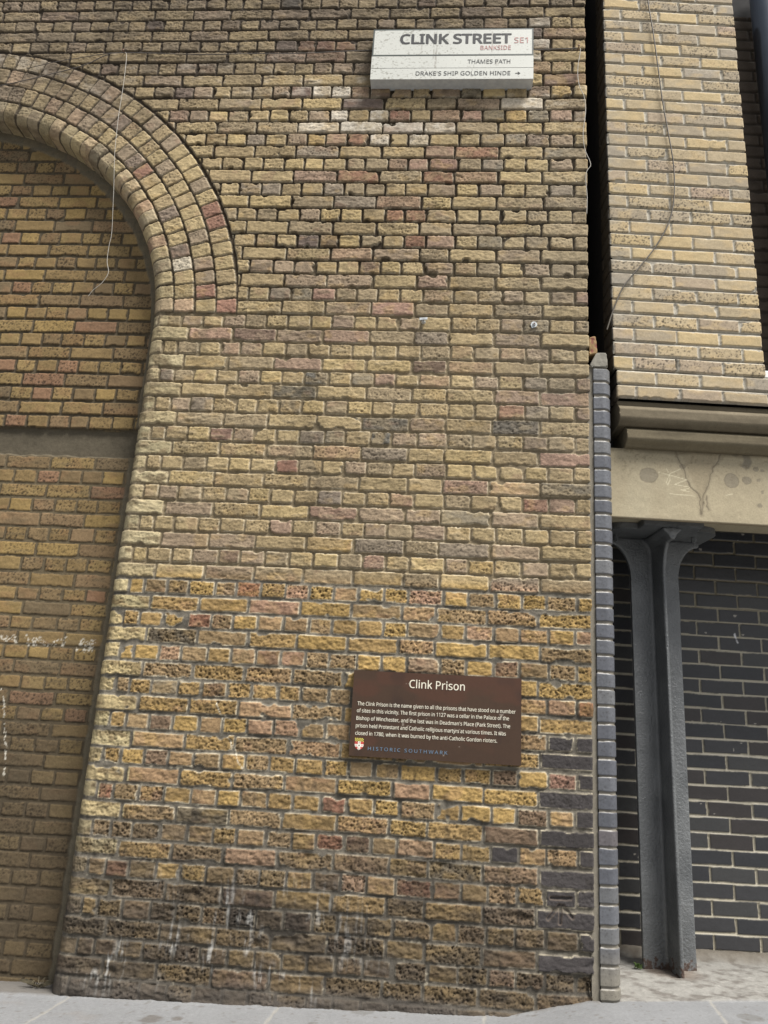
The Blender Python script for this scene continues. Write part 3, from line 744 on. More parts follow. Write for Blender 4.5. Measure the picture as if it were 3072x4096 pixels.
CIRC = [(480, 990, 90, 70), (1300, 1045, 72, 70), (1450, 1040, 45, 38), (1335, 770, 42, 34), (1565, 1040, 20, 16), (1605, 1158, 14, 18), (1580, 1290, 24, 20), (1540, 930, 26, 24), (1600, 945, 18, 16), (815, 905, 30, 22)]
SCR = [[(580, 960), (860, 1035), (735, 1080), (885, 1108)], [(800, 925), (690, 975), (655, 1060), (670, 1085), (690, 1040), (685, 985)], [(655, 925), (675, 960)], [(880, 1120), (800, 1135), (885, 1155)], [(690, 1172), (935, 1195)], [(1245, 1188), (1310, 1175)]]
CRK = [[(740, 740), (790, 860), (845, 960), (860, 1050), (900, 1120), (960, 1170), (985, 1230), (1000, 1380)], [(1200, 740), (1170, 850), (1110, 930), (1080, 1040), (1050, 1130), (1020, 1200), (1010, 1380)], [(1060, 1200), (1050, 1290), (1080, 1330)]]
SCRW = [[P5(*q) for q in l] for l in SCR]; CRKW = [[P5(*q) for q in l] for l in CRK]
CIRW = [(P5(x, y), P5(x+rx, y)[0]-P5(x, y)[0], P5(x, y-ry)[1]-P5(x, y)[1]) for x, y, rx, ry in CIRC]
PATCH = [P5(1440, 770), P5(1460, 850), P5(1440, 900)]
def beam_c(U, V):
    c = lin((162, 149, 118))*(1+.13*fbm(U/.2, V/.12, 81, 4)+.06*fbm(U/.02, V/.02, 82, 3))[..., None]
    c = mix(c, lin((172, 162, 132))*np.ones(3), ss(0, .5, fbm(U/.15, V/.3, 83, 3))*.4)
    n = fbm(U/.02, V/.02, 84, 3)
    dk = lin((118, 110, 94))*np.ones(3)
    for (cx, cz), rx, rz in CIRW:
        q = np.hypot((U-cx)/rx, (V-cz)/rz)+.10*n
        c = mix(c, dk, ss(1.08, .90, q)*.6); c = mix(c, lin((92, 82, 66))*np.ones(3), np.exp(-((q-1)/.06)**2)*.45)
    c = mix(c, dk, ss(.022, .012, seg_dist(U, V, PATCH)+.006*n)*.75)
    # the wedge shaped damp patch between two cracks
    (ax, az), (bx, bz), (px_, pz_) = P5(740, 690), P5(1210, 700), P5(1010, 1300)
    tt = np.clip((az-V)/(az-pz_), 0, 1); lx_ = ax+(px_-ax)*tt**.9; rx_ = bx+(px_-bx)*tt**.8
    ins = ss(-.006, .012, U-lx_+.01*n)*ss(-.006, .012, rx_-U+.01*n)*(V > pz_)
    c = mix(c, lin((148, 134, 104))*np.ones(3), ins*.75)
    h = np.zeros_like(U)
    for l in CRKW:
        q = seg_dist(U+.006*vn(U/.02, V/.02, 85), V, l)
        c = mix(c, lin((112, 100, 80))*np.ones(3), ss(.016, .002, q+.004*n)*.30); c = mix(c, lin((80, 70, 56))*np.ones(3), ss(.0035, .001, q)*.5)
        h = h-.0015*ss(.003, .001, q)
    for l in SCRW:
        q = seg_dist(U, V, l); c = mix(c, lin((232, 222, 184))*np.ones(3), ss(.0024, .0006, q)*.48)
    c = mix(c, lin((100, 90, 70))*np.ones(3), ss(-.510, -.488, V+.012*fbm(U/.1, V*0, 86, 3))*.55)
    c = mix(c, lin((120, 106, 78))*np.ones(3), ss(.3, .6, fbm(U/.012, V/.012, 87, 2))*ss(-.70, -.53, V)*.45)
    c = mix(c, lin((128, 106, 76))*np.ones(3), ss(-.826, -.834, V)*.6)
    return h+.0008*fbm(U/.03, V/.03, 88, 3), desat(c, .25)
prof_sweep('stone_beam', [(-.085, -.4885), (-.085, -.828), (-.090, -.832), (-.100, -.833), (-.103, -.822), (-.115, -.8205), (-.118, -.802), (-.33, -.801), (-.33, -.60)], -.10, 1.9, M_stone, bld, beam_c, .0035)
bbox('ceiling_slab', -.3, 1.9, .33, .95, -.70, -.50, M_core, bld)

# --- dark engineering brick wall behind the column ---------------------
DX0, DY0, DPHI = .694, .80, .085
DCP = .0746; DBED = np.array([-.8205-DCP*m for m in range(28, -4, -1)]); DJ = []; rg4 = random.Random(8)
for i in range(len(DBED)-1):
    m = 27-i
    j = [(0 if m % 2 else .1115)-.0*m+.2265*k for k in range(-6, 8)]
    DJ.append([-9]+sorted(q+rg4.uniform(-.003, .003) for q in j)+[9])
DLOOK = make_lookup(DBED, DJ)
ENG = [(5, (56, 56, 58)), (4, (49, 50, 53)), (3, (62, 62, 62)), (2, (57, 53, 52)), (1, (70, 68, 66))]
def darkwall(U, V):
    B = brick_field(U, V, DLOOK, 6, jw=.0034, jv=.0038, rad=.0025, wob=.0006, wob2=.0005, chip=.0006, bedwave=.0012)
    d = B['d']; h2 = lambda s: hsh(B['id'], B['id']*0+3, 1500+s)
    t = np.clip(-d/.0030, 0, 1); face = np.sqrt(np.clip(1-(1-t)**2, 0, 1))
    h = struck(B, U, V, 91, .004)*(1-face)+face*(.0004*fbm(U/.04, V/.02, 92, 3)+(h2(2)-.5)*.0015)
    c = pick(h2(4), ENG)*(1+.12*fbm(U/.06+h2(5)*9, V/.04, 93, 3)+.08*fbm(U/.01, V/.01, 94, 2))[..., None]
    c = mix(c, lin((176, 170, 160))*np.ones(3), ss(.80, .9, pits(U, V, .05, 95))*(hsh(np.floor(U/.05), np.floor(V/.05), 96) > .97)*.7)
    mc = mix(lin((168, 161, 143))*np.ones(U.shape+(3,)), lin((118, 110, 92))*np.ones(3), ss(-1.35, -.95, V))
    mc = mc*(1+.14*fbm(U/.03, V/.01, 97, 3))[..., None]
    c = mix(c, mc, ss(-.0020, .0002, d))
    # splash of white paint
    p1 = on_plane(2600+935*.3617, 2000+1490*.3617, DX0, DY0, DPHI); p2 = on_plane(2600+975*.3617, 2000+1590*.3617, DX0, DY0, DPHI)
    q = seg_dist(U, V, [((p1[0]-DX0)/math.cos(DPHI), p1[2]), ((p2[0]-DX0)/math.cos(DPHI), p2[2])])
    c = mix(c, lin((225, 225, 228))*np.ones(3), ss(.010, .002, q+.006*np.abs(V-p1[2])/.05+.003*vn(U/.008, V/.008, 98))*.9)
    return h, c
dw = empty('dark_brick_wall', (.7, .8, -2.78))
tag(dw, 'blue-black engineering brick wall with pale mortar joints set back behind the grey column', 'wall')
dd = lambda s: (DX0+s*math.cos(DPHI), DY0+s*math.sin(DPHI))
sweep_z('brickwork', [('line', dd(-.86), dd(1.1))], .004, -2.86, -.62, -.86, darkwall, M_dark, dw)
box('masonry_core', -.1, 2.0, .99, 1.3, -3.0, -.6, M_core, dw)

# --- rounded engineering brick pilaster --------------------------------
pil = empty('brick_pilaster', (.05, 0, -2.80))
tag(pil, 'slim pilaster of rounded blue-grey bricks at the right corner of the old wall', 'pilaster')
pb = [-2.790, -2.742, -2.670, -2.599, -2.527, -2.454, -2.385, -2.314, -2.243, -2.173, -2.106, -2.039, -1.972, -1.905, -1.834, -1.765, -1.694]
n_mid = 13; top0 = -.786
pb += [-1.694+(top0+1.694)*k/n_mid for k in range(1, n_mid)]+[-.786, -.717, -.643, -.572, -.501, -.427, -.353, -.282, -.210, -.139]
PLB = np.array(pb); PLL = make_lookup(PLB, [[-9, 9]]*(len(pb)-1))
PIL = [(5, (90, 92, 97)), (4, (82, 84, 90)), (3, (97, 98, 100)), (1, (88, 84, 86))]
def pilf(U, V):
    B = brick_field(U*.02, V+.0012*vn(U/.05, V/.07, 3), PLL, 7, jw=.0001, jv=.0048, rad=.003, wob=.0006, wob2=.0007, chip=.0012, bedwave=.001)
    lz = B['lz']; dz = np.abs(lz)-B['hz']+.0007*vn(U/.02, V/.02, 31)
    h2 = lambda s: hsh(B['id'], B['id']*0+3, 1700+s)
    face = np.sqrt(np.clip(1-(1-np.clip(-dz/.003, 0, 1))**2, 0, 1))
    h = (-.005+.0010*fbm(U/.02, V/.01, 32, 2))*(1-face)+face*((h2(1)-.5)*.002+.0005*fbm(U/.01, V/.01, 33, 3))
    c = pick(h2(4), PIL)*(1+.10*fbm(U/.04, V/.03, 34, 3)+.08*fbm(U/.008, V/.008, 35, 2)+(h2(5)-.5)*.15)[..., None]
    wear = ss(-2.55, -2.75, V)*.7
    c = mix(c, lin((128, 122, 108))*(1+.15*fbm(U/.03, V/.05, 36, 3))[..., None], wear)
    c = mix(c, lin((52, 46, 42))*np.ones(3), ss(.55, .9, pits(U, V, .014, 37))*.4)
    c = mix(c, lin((112, 107, 97))*(1+.12*fbm(U/.02, V/.01, 38, 2))[..., None], ss(-.0020, .0002, dz))
    return h, c
def shear_p(U, V): return .0086*(V+.14)
sweep_z('brickwork', [('line', (.018, .10), (.018, .003), .006), ('arc', (.021, .003), .003, math.pi, 1.5*math.pi), ('line', (.021, 0), (.060, 0), .003), ('arc', (.060, .042), .042, -math.pi/2, 0), ('line', (.102, .042), (.102, .60), .006)],
        .003, -2.84, -.137, 0, pilf, M_dark, pil, zres=.0028, shear=shear_p)
def msf(U, V):
    return .0012*fbm(U/.02, V/.06, 41, 3), lin((126, 120, 108))*(1+.15*fbm(U/.03, V/.15, 42, 3)+.08*fbm(U/.008, V/.008, 43, 2))[..., None]
o = sweep_z('mortar_strip', [('line', (-.012, .009), (.0185, .009))], .004, -2.84, -.125, 0, msf, M_stone, pil, shear=shear_p)
o['label'] = 'smooth grey mortar fillet between the old wall and the pilaster'

def rough_block(name, corners_front, y0, y1, mat, colfn, n=14, amp=.003, seed=0, parent=None):
    """rough masonry lump: a quad outline (x,z) given depth y0..y1, subdivided, rounded and roughened"""
    a, b, c, d = [np.array(q) for q in corners_front]
    bm = bmesh.new(); bmesh.ops.create_cube(bm, size=2)
    bmesh.ops.subdivide_edges(bm, edges=bm.edges[:], cuts=n, use_grid_fill=True)
    for v in bm.verts:
        u, vv, ww = (v.co.x+1)/2, (v.co.z+1)/2, (v.co.y+1)/2
        rx = max(0, abs(v.co.x)-.86)/.14; ry = max(0, abs(v.co.y)-.86)/.14; rz = max(0, abs(v.co.z)-.86)/.14
        q = a*(1-u)*(1-vv)+b*u*(1-vv)+c*u*vv+d*(1-u)*vv
        cen = (a+b+c+d)/4; k = 1-.05*(rx*ry+ry*rz+rx*rz)*1.5
        q = cen+(q-cen)*k
        v.co = Vector((q[0], y0+(y1-y0)*ww, q[1]))
    bm.normal_update()
    X = np.array([v.co.x for v in bm.verts]); Y = np.array([v.co.y for v in bm.verts]); Z = np.array([v.co.z for v in bm.verts])
    h = amp*fbm(X/.02+Y/.03+seed, Z/.02-Y/.02, 5+seed, 4)
    nm = [v.normal.copy() for v in bm.verts]
    for i, v in enumerate(bm.verts): v.co += nm[i]*float(h[i])
    me = bpy.data.meshes.new(name); bm.to_mesh(me)
    for p in me.polygons: p.use_smooth = True
    at = me.color_attributes.new('Col', 'FLOAT_COLOR', 'POINT'); cc = np.ones((len(X), 4), np.float32); cc[:, :3] = np.clip(colfn(X, Y, Z), 0, 1)
    at.data.foreach_set('color', cc.ravel()); bm.free()
    return link(name, me, mat, parent)
capc = lambda X, Y, Z: lin((136, 132, 122))*(1+.2*fbm(X/.02, Z/.06, 3, 3))[:, None]
cap = rough_block('cap_block', [(-.001, -.136), (.087, -.136), (.084, -.062), (.036, -.060)], -.004, .10, M_stone, capc, seed=2, parent=pil)
brkc = lambda X, Y, Z: mix(lin((166, 138, 100))*np.ones((len(X), 3))*.8, lin((130, 84, 74))*np.ones(3), ss(.1, .5, fbm(X/.02, Z/.02, 8, 2)))*(1+.2*fbm(X/.01, Z/.01, 9, 3))[:, None]
bb = rough_block('broken_brick', [(.0035, -.066), (.044, -.058), (.037, .036), (.006, .028)], .012, .085, M_brick, brkc, seed=6, amp=.005)
tag(bb, 'broken upright piece of brick wedged on top of the dark pilaster', 'brick')

# --- cast iron column ---------------------------------------------------
colm, ct, cb = nodes('grey_painted_iron'); N = ct.nodes; L = ct.links
tc = N.new('ShaderNodeTexCoord'); geo = N.new('ShaderNodeNewGeometry'); sx = N.new('ShaderNodeSeparateXYZ'); L.new(geo.outputs['Position'], sx.inputs[0])
n1 = N.new('ShaderNodeTexNoise'); n1.inputs['Scale'].default_value = 9; n1.inputs['Detail'].default_value = 6; L.new(tc.outputs['Object'], n1.inputs['Vector'])
cr = N.new('ShaderNodeValToRGB'); cr.color_ramp.elements[0].position = .3; cr.color_ramp.elements[1].position = .75
cr.color_ramp.elements[0].color = (.085, .090, .093, 1); cr.color_ramp.elements[1].color = (.14, .146, .148, 1); L.new(n1.outputs['Fac'], cr.inputs[0])
n3 = N.new('ShaderNodeTexNoise'); n3.inputs['Scale'].default_value = 38; n3.inputs['Detail'].default_value = 6; L.new(tc.outputs['Object'], n3.inputs['Vector'])
hz = N.new('ShaderNodeMapRange'); hz.inputs['From Min'].default_value = -2.60; hz.inputs['From Max'].default_value = -2.80; hz.inputs['To Min'].default_value = -.35; hz.inputs['To Max'].default_value = .35
L.new(sx.outputs['Z'], hz.inputs['Value'])
ad = N.new('ShaderNodeMath'); ad.operation = 'ADD'; L.new(n3.outputs['Fac'], ad.inputs[0]); L.new(hz.outputs[0], ad.inputs[1])
rm = N.new('ShaderNodeMapRange'); rm.inputs['From Min'].default_value = .68; rm.inputs['From Max'].default_value = .76; L.new(ad.outputs[0], rm.inputs['Value'])
mx = N.new('ShaderNodeMix'); mx.data_type = 'RGBA'; L.new(rm.outputs[0], mx.inputs['Factor']); L.new(cr.outputs[0], mx.inputs['A']); mx.inputs['B'].default_value = (.055, .032, .022, 1)
L.new(mx.outputs['Result'], cb.inputs['Base Color']); cb.inputs['Specular IOR Level'].default_value = .8
rmr = N.new('ShaderNodeMapRange'); rmr.inputs['To Min'].default_value = .33; rmr.inputs['To Max'].default_value = .9; L.new(rm.outputs[0], rmr.inputs['Value']); L.new(rmr.outputs[0], cb.inputs['Roughness'])
n4 = N.new('ShaderNodeTexNoise'); n4.inputs['Scale'].default_value = 85; n4.inputs['Detail'].default_value = 5; n4.inputs['Roughness'].default_value = .6; L.new(tc.outputs['Object'], n4.inputs['Vector'])
bp = N.new('ShaderNodeBump'); bp.inputs['Strength'].default_value = .8; bp.inputs['Distance'].default_value = .006; L.new(n4.outputs['Fac'], bp.inputs['Height'])
bp2 = N.new('ShaderNodeBump'); bp2.inputs['Strength'].default_value = .5; bp2.inputs['Distance'].default_value = .012; L.new(n1.outputs['Fac'], bp2.inputs['Height']); L.new(bp.outputs[0], bp2.inputs['Normal'])
L.new(bp2.outputs[0], cb.inputs['Normal'])

def extrude_outline(bm, pts, ax, t0, t1):
    """pts (a,z) outline; ax 'x': outline in x-z extruded in y from t0 to t1; ax 'y': outline in y-z extruded in x"""
    mk = (lambda a, z, t: (a, t, z)) if ax == 'x' else (lambda a, z, t: (t, a, z))
    A_ = [bm.verts.new(mk(a, z, t0)) for a, z in pts]; B_ = [bm.verts.new(mk(a, z, t1)) for a, z in pts]
    bm.faces.new(A_); bm.faces.new(B_[::-1]); n = len(pts)
    for i in range(n): bm.faces.new((A_[i], B_[i], B_[(i+1) % n], A_[(i+1) % n]))
colo = empty('iron_column', (.40, .50, -2.80))
tag(colo, 'grey painted cast iron column with a flared head holding up the stone beam', 'column')
def shaft():
    bm = bmesh.new(); zt = -.832; zb = -2.86; cx = .402; yc = .525; th = .012
    def side(hw, top, rr, sgn):      # flare of one wing, from the foot up
        pts = [(sgn*hw[0], zb), (sgn*hw[1], zt-rr-.10)]
        for k in range(0, 13):
            a = k/12*math.pi/2; pts.append((sgn*(hw[1]+(top-hw[1])*(1-math.cos(a))), zt-rr-.02+(rr+.02-.030)*math.sin(a)))
        pts += [(sgn*top, zt)]
        return pts
    rt = side((.120, .126), .240, .19, 1); lf = side((.120, .118), .235, .19, -1)
    out = [(cx+a, z) for a, z in rt]+[(cx+a, z) for a, z in lf[::-1]]
    extrude_outline(bm, out, 'x', yc-th, yc+th)
    fr = side((.142, .140), .270, .20, -1)   # the rib towards the street
    bk = side((.10, .10), .16, .15, 1)
    out = [(yc+a, z) for a, z in bk]+[(yc+a, z) for a, z in fr[::-1]]
    extrude_outline(bm, out, 'y', cx-.009, cx+.011)
    # broad web widening under the head plate
    ow = [(cx-.010, zt-.06), (cx+.012, zt-.06), (cx+.022, zt-.035), (cx+.044, zt-.014), (cx+.046, zt), (cx-.046, zt), (cx-.044, zt-.014), (cx-.022, zt-.035)]
    extrude_outline(bm, ow, 'x', yc-.262, yc)
    bmesh.ops.rotate(bm, verts=bm.verts, cent=(cx, yc, 0), matrix=Matrix.Rotation(.11, 3, 'Z'))
    bmesh.ops.recalc_face_normals(bm, faces=bm.faces)
    me = bpy.data.meshes.new('shaft'); bm.to_mesh(me); bm.free()
    ob = link('shaft', me, colm, colo)
    m = ob.modifiers.new('r', 'REMESH'); m.mode = 'VOXEL'; m.voxel_size = .0055; m.use_smooth_shade = True
    m = ob.modifiers.new('s', 'SMOOTH'); m.factor = .6; m.iterations = 6
    dg = bpy.context.evaluated_depsgraph_get(); ev = ob.evaluated_get(dg); nm = bpy.data.meshes.new_from_object(ev)
    ob.modifiers.clear(); ob.data = nm
    if not nm.materials: nm.materials.append(colm)
    for p in nm.polygons: p.use_smooth = True
shaft()
def head():
    bm = bmesh.new(); zt, zb = -.8015, -.834
    cx, yc = .402, .525
    pts = [(cx-.135, yc-.285), (cx+.150, yc-.285), (cx+.150, yc-.20)]
    for k in range(13):
        a = -math.pi/2+k/12*math.pi/2*1.1; pts.append((cx+.185+.085*math.cos(a), yc-.115+.085*math.sin(a)))
    pts += [(cx+.26, yc+.16), (cx-.25, yc+.16)]
    for k in range(9):
        a = math.pi+k/8*math.pi/2; pts.append((cx-.20+.06*math.cos(a), yc-.135+.06*math.sin(a)))
    pts += [(cx-.135, yc-.195)]
    lo_ = [bm.verts.new((x, y, zb)) for x, y in pts]; hi_ = [bm.verts.new((x, y, zt)) for x, y in pts]
    bm.faces.new(lo_[::-1]); bm.faces.new(hi_); n = len(pts)
    for i in range(n): bm.faces.new((lo_[i], lo_[(i+1) % n], hi_[(i+1) % n], hi_[i]))
    bmesh.ops.rotate(bm, verts=bm.verts, cent=(cx, yc, 0), matrix=Matrix.Rotation(.08, 3, 'Z'))
    bmesh.ops.bevel(bm, geom=[e for e in bm.edges if abs(e.verts[0].co.z-e.verts[1].co.z) < .001], offset=.003, segments=2, affect='EDGES')
    bmesh.ops.recalc_face_normals(bm, faces=bm.faces)
    me = bpy.data.meshes.new('head_plate'); bm.to_mesh(me); bm.free()
    link('head_plate', me, colm, colo)
head()
def cyl_bm(bm, p0, p1, r, seg=16):
    p0, p1 = Vector(p0), Vector(p1); d = p1-p0
    mt = Matrix.Translation((p0+p1)/2) @ d.to_track_quat('Z', 'Y').to_matrix().to_4x4()
    bmesh.ops.create_cone(bm, cap_ends=True, segments=seg, radius1=r, radius2=r, depth=d.length, matrix=mt)
for (bx_, by_) in ((.585, .44), (.205, .45)):
    bm = bmesh.new(); cyl_bm(bm, (bx_, by_, -.835), (bx_, by_, -.862), .012, 6); cyl_bm(bm, (bx_, by_, -.862), (bx_, by_, -.872), .006, 10)
    me = bpy.data.meshes.new('bolt'); bm.to_mesh(me); bm.free(); link('bolt', me, colm, colo)

# --- street name sign ---------------------------------------------------
def load_font():
    try: return bpy.data.fonts.load(os.path.join(bpy.utils.resource_path('LOCAL'), 'datafiles', 'fonts', 'NotoSansHebrew-Regular.woff2'))
    except Exception: return None
FONT = load_font()
def text_mesh(body, x0, x1, zb, zcap, y, bold=0.0, spacing=1.0, ztilt=0.0, extr=.0006):
    """one line of lettering fitted between x0 and x1, standing on zb with capitals reaching zcap"""
    cu = bpy.data.curves.new('t', 'FONT'); cu.body = body
    if FONT: cu.font = FONT
    cu.size = 1; cu.space_character = spacing; cu.extrude = 0; cu.resolution_u = 4
    ob = bpy.data.objects.new('t', cu); COL.objects.link(ob)
    dg = bpy.context.evaluated_depsgraph_get(); me = bpy.data.meshes.new_from_object(ob.evaluated_get(dg))
    cu2 = cu.copy(); cu2.body = 'H'; ob2 = bpy.data.objects.new('t2', cu2); COL.objects.link(ob2); dg.update()
    dg = bpy.context.evaluated_depsgraph_get(); mh = bpy.data.meshes.new_from_object(ob2.evaluated_get(dg))
    hc = max(v.co.y for v in mh.vertices)
    xs = [v.co.x for v in me.vertices]; a, b = min(xs), max(xs)
    vs = [((x0+(v.co.x-a)/(b-a)*(x1-x0)), y, zb+v.co.y/hc*(zcap-zb)+ztilt*((v.co.x-a)/(b-a))) for v in me.vertices]
    fs = [tuple(p.vertices) for p in me.polygons]
    if bold:                                    # heavier strokes: the same outline laid down again, a hair's breadth aside and behind
        kx = (x1-x0)/(b-a); kz = (zcap-zb)/hc; n0 = len(vs); base, bf = list(vs), list(fs)
        sh = 1-2*bold*kx/(x1-x0); xm = (x0+x1)/2
        base = [(xm+(v[0]-xm)*sh, v[1], v[2]) for v in base]; vs = []; fs = []
        for q in range(9):
            an = q*math.pi/4; rr_ = 0 if q == 8 else bold
            k = len(vs); vs += [(v[0]+math.cos(an)*rr_*kx, v[1]+.00006*q, v[2]+math.sin(an)*rr_*kz*.8) for v in base]; fs += [tuple(i+k for i in f) for f in bf]
    for o_ in (ob, ob2): bpy.data.objects.remove(o_)
    bpy.data.curves.remove(cu); bpy.data.curves.remove(cu2); bpy.data.meshes.remove(mh); bpy.data.meshes.remove(me)
    return vs, fs
def lettering(name, lines, mat, parent, thick=.0008):
    if len(lines) > 1:
        return [lettering(name, [l], mat, parent, thick) for l in lines]
    V, F = lines[0]
    me = bpy.data.meshes.new(name); me.from_pydata(V, [], F)
    bm = bmesh.new(); bm.from_mesh(me); 
    r = bmesh.ops.extrude_face_region(bm, geom=bm.faces[:])
    for v in [g for g in r['geom'] if isinstance(g, bmesh.types.BMVert)]: v.co.y -= thick
    bmesh.ops.recalc_face_normals(bm, faces=bm.faces); bm.to_mesh(me); bm.free()
    return link(name, me, mat, parent)

YS = -.066
sg_ = lambda x, y, Y=YS: reg('R1', x, y, Y)
XL_, XR_ = sg_(398, 300)[0], sg_(1291, 300)[0]
ZTOP = sg_(800, 160)[1]; ZM1 = sg_(800, 307)[1]; ZM2 = sg_(800, 376)[1]; ZM3 = sg_(800, 437)[1]
sign = empty('street_sign', ((XL_+XR_)/2, 0, ZM3))
tag(sign, 'white box street name sign with black and red letters, high on the old wall', 'sign')
M_sign = mat_attr('sign_enamel', rough=.38, fine_amt=.03, bump=.05, dist=.0005, spec=.5)
M_ink = mat_noise('black_lettering', (.016, .017, .02), (.03, .03, .032), 30, .65)
M_red = mat_noise('faded_red_lettering', (.34, .14, .13), (.42, .2, .18), 30, .5)
def sign_panel(name, z0, z1, border, seed):
    n, m = max(4, int((z1-z0)/.0022)), int((XR_-XL_)/.0022)
    xs = np.linspace(XL_, XR_, m+1); zs = np.linspace(z0, z1, n+1)
    U, V = np.meshgrid(xs, zs)
    c = lin((196, 197, 190))*np.ones(U.shape+(3,))
    u = (U-XL_)/(XR_-XL_)
    left = ss(.62, .05, u)
    sp = ss(.36, .7, fbm(U/.009, V/.006, seed, 2)+.30*left-.12+.25*fbm(U/.15, V/.1, seed+1, 2))
    c = mix(c, lin((122, 118, 106))*np.ones(3), sp*.62)
    sc = np.maximum(0, 1-np.abs(vn(U/.05+V/.02, V/.09-U/.03, seed+2))/.05)*ss(.35, .05, u)
    c = mix(c, lin((150, 150, 142))*np.ones(3), sc*.35)
    for ux, zz0, w_ in ((.40, ZM3, .0045), (.31, ZM1+.01, .003), (.745, ZM1+.005, .0035), (.385, ZM1-.03, .003), (.775, ZM2+.01, .006)):
        q = np.abs(u-ux+.0022*fbm(V/.02, U*0, seed+int(ux*100), 3))*(XR_-XL_)
        st = ss(w_*1.8, w_*.4, q)*ss(-.45, .2, fbm(U/.006, V/.016, seed+9, 3))*ss(zz0-.004, zz0+.01, V)*ss(ZTOP, ZTOP-.05, V)
        if ux == .31: st = st*(V < ZTOP-.02)
        if ux == .775: st = st*(V < ZM2+.035)
        c = mix(c, lin((118, 108, 96))*np.ones(3), st*.5)
    c = c*(1+.05*fbm(U/.2, V/.1, seed+4, 3))[..., None]
    if border:
        b = np.minimum(np.minimum(U-XL_, XR_-U)-.0005, np.minimum(V-z0, z1-V))
        c = mix(c, lin((74, 80, 76))*(1+.2*fbm(U/.02, V/.02, seed+5, 3))[..., None], ss(.0085, .0065, b))
    G = np.stack([U, np.full(U.shape, YS), V], -1)
    return link(name, grid_mesh(name, G, c, None), M_sign, sign)
def shell(name, z0, z1, y0, mat):
    box(name, XL_, XR_, y0+.0006, .012, z0, z1, mat, sign, .0012)
M_shell = mat_noise('sign_side_enamel', (.42, .43, .43), (.52, .53, .52), 40, .4)
M_shelld = mat_noise('sign_dark_edge', (.10, .11, .11), (.2, .21, .2), 40, .5)
sign_panel('name_panel', ZM1, ZTOP, True, 11); shell('name_panel_edge', ZM1+.0012, ZTOP, YS, M_shelld)
sign_panel('direction_panel', ZM2+.0015, ZM1-.003, False, 31); shell('direction_panel_edge', ZM2+.0015, ZM1-.002, YS, M_shell)
sign_panel('direction_panel', ZM3, ZM2-.0015, False, 51); shell('direction_panel_edge', ZM3, ZM2-.0015, YS, M_shell)
box('backing', XL_+.004, XR_-.004, YS+.006, .01, ZM3+.004, ZTOP-.004, M_shelld, sign)
YT = YS-.0004
def sline(body, xa, xb, ybase, ytop, bold=0, spacing=1.0):
    a = sg_(xa, ybase, YT); b = sg_(xb, ybase, YT); t = sg_((xa+xb)/2, ytop, YT); m = sg_((xa+xb)/2, ybase, YT)
    return text_mesh(body, a[0], b[0], m[1], t[1], YT, bold, spacing)
lettering('lettering', [sline('CLINK STREET', 552, 1170, 240, 189, .032), sline('THAMES PATH', 927, 1163, 351, 329), sline("DRAKE'S SHIP GOLDEN HINDE", 640, 1163, 416, 394)], M_ink, sign)
lettering('lettering', [sline('SE1', 1185, 1260, 237, 207), sline('BANKSIDE', 998, 1166, 275, 252)], M_red, sign)
def arrow():
    bm = bmesh.new(); a = sg_(1190, 405, YT); b = sg_(1217, 405, YT); z = a[1]; w_ = .0013; L_ = .012
    def bar(p, q):
        d = Vector((q[0]-p[0], 0, q[1]-p[1])).normalized(); n_ = Vector((-d.z, 0, d.x))*w_
        P, Q = Vector((p[0], YT, p[1])), Vector((q[0], YT, q[1]))
        f = [bm.verts.new(v) for v in (P+n_, P-n_, Q-n_, Q+n_)]; fb = [bm.verts.new(v.co+Vector((0, -.0008, 0))) for v in f]
        bm.faces.new(f); bm.faces.new(fb[::-1])
        for i in range(4): bm.faces.new((f[i], fb[i], fb[(i+1) % 4], f[(i+1) % 4]))
    bar((a[0], z), (b[0]-.001, z)); bar((b[0], z), (b[0]-L_, z+L_*.75)); bar((b[0], z), (b[0]-L_, z-L_*.75))
    bmesh.ops.recalc_face_normals(bm, faces=bm.faces)
    me = bpy.data.meshes.new('arrow'); bm.to_mesh(me); bm.free(); link('arrow', me, M_ink, sign)
arrow()

# --- brown history plaque -----------------------------------------------
YQ = -.024
rq = lambda x, y, Y=YQ: reg('R4', x, y, Y)
qa, qb, qc, qd = rq(302, 388), rq(1226, 434), rq(1222, 915), rq(267, 862)
QX0, QX1, QZ1, QZ0 = (qa[0]+qd[0])/2, (qb[0]+qc[0])/2, (qa[1]+qb[1])/2, (qc[1]+qd[1])/2
plq = empty('wall_plaque', ((QX0+QX1)/2, 0, QZ0))
tag(plq, 'brown rectangular history plaque with cream text and a small red and white shield', 'plaque')
M_plq = mat_attr('brown_enamel', rough=.42, fine_amt=.05, bump=.12, dist=.0006, spec=.45, rough_var=.1)
def plaque_face():
    n, m = int((QZ1-QZ0)/.003), int((QX1-QX0)/.003)
    U, V = np.meshgrid(np.linspace(QX0, QX1, m+1), np.linspace(QZ0, QZ1, n+1))
    c = lin((64, 46, 33))*(1+.14*fbm(U/.15, V/.15, 3, 4)+.07*fbm(U/.01, V/.03, 4, 3))[..., None]
    c = mix(c, lin((78, 48, 34))*np.ones(3), ss(.1, .55, fbm(U/.12, V/.07, 5, 3)+.5*ss(QZ0+.2, QZ1, V))*.55)
    c = mix(c, lin((48, 34, 28))*np.ones(3), ss(.15, .6, fbm(U/.10, V/.14, 6, 3))*.5)
    c = mix(c, lin((150, 140, 128))*np.ones(3), ss(.55, .9, pits(U, V, .035, 7))*(hsh(np.floor(U/.035), np.floor(V/.035), 8) > .95)*.6*(pits(U, V, .035, 7) > 0))
    link('board_face', grid_mesh('board_face', np.stack([U, np.full(U.shape, YQ), V], -1), c), M_plq, plq)
plaque_face()
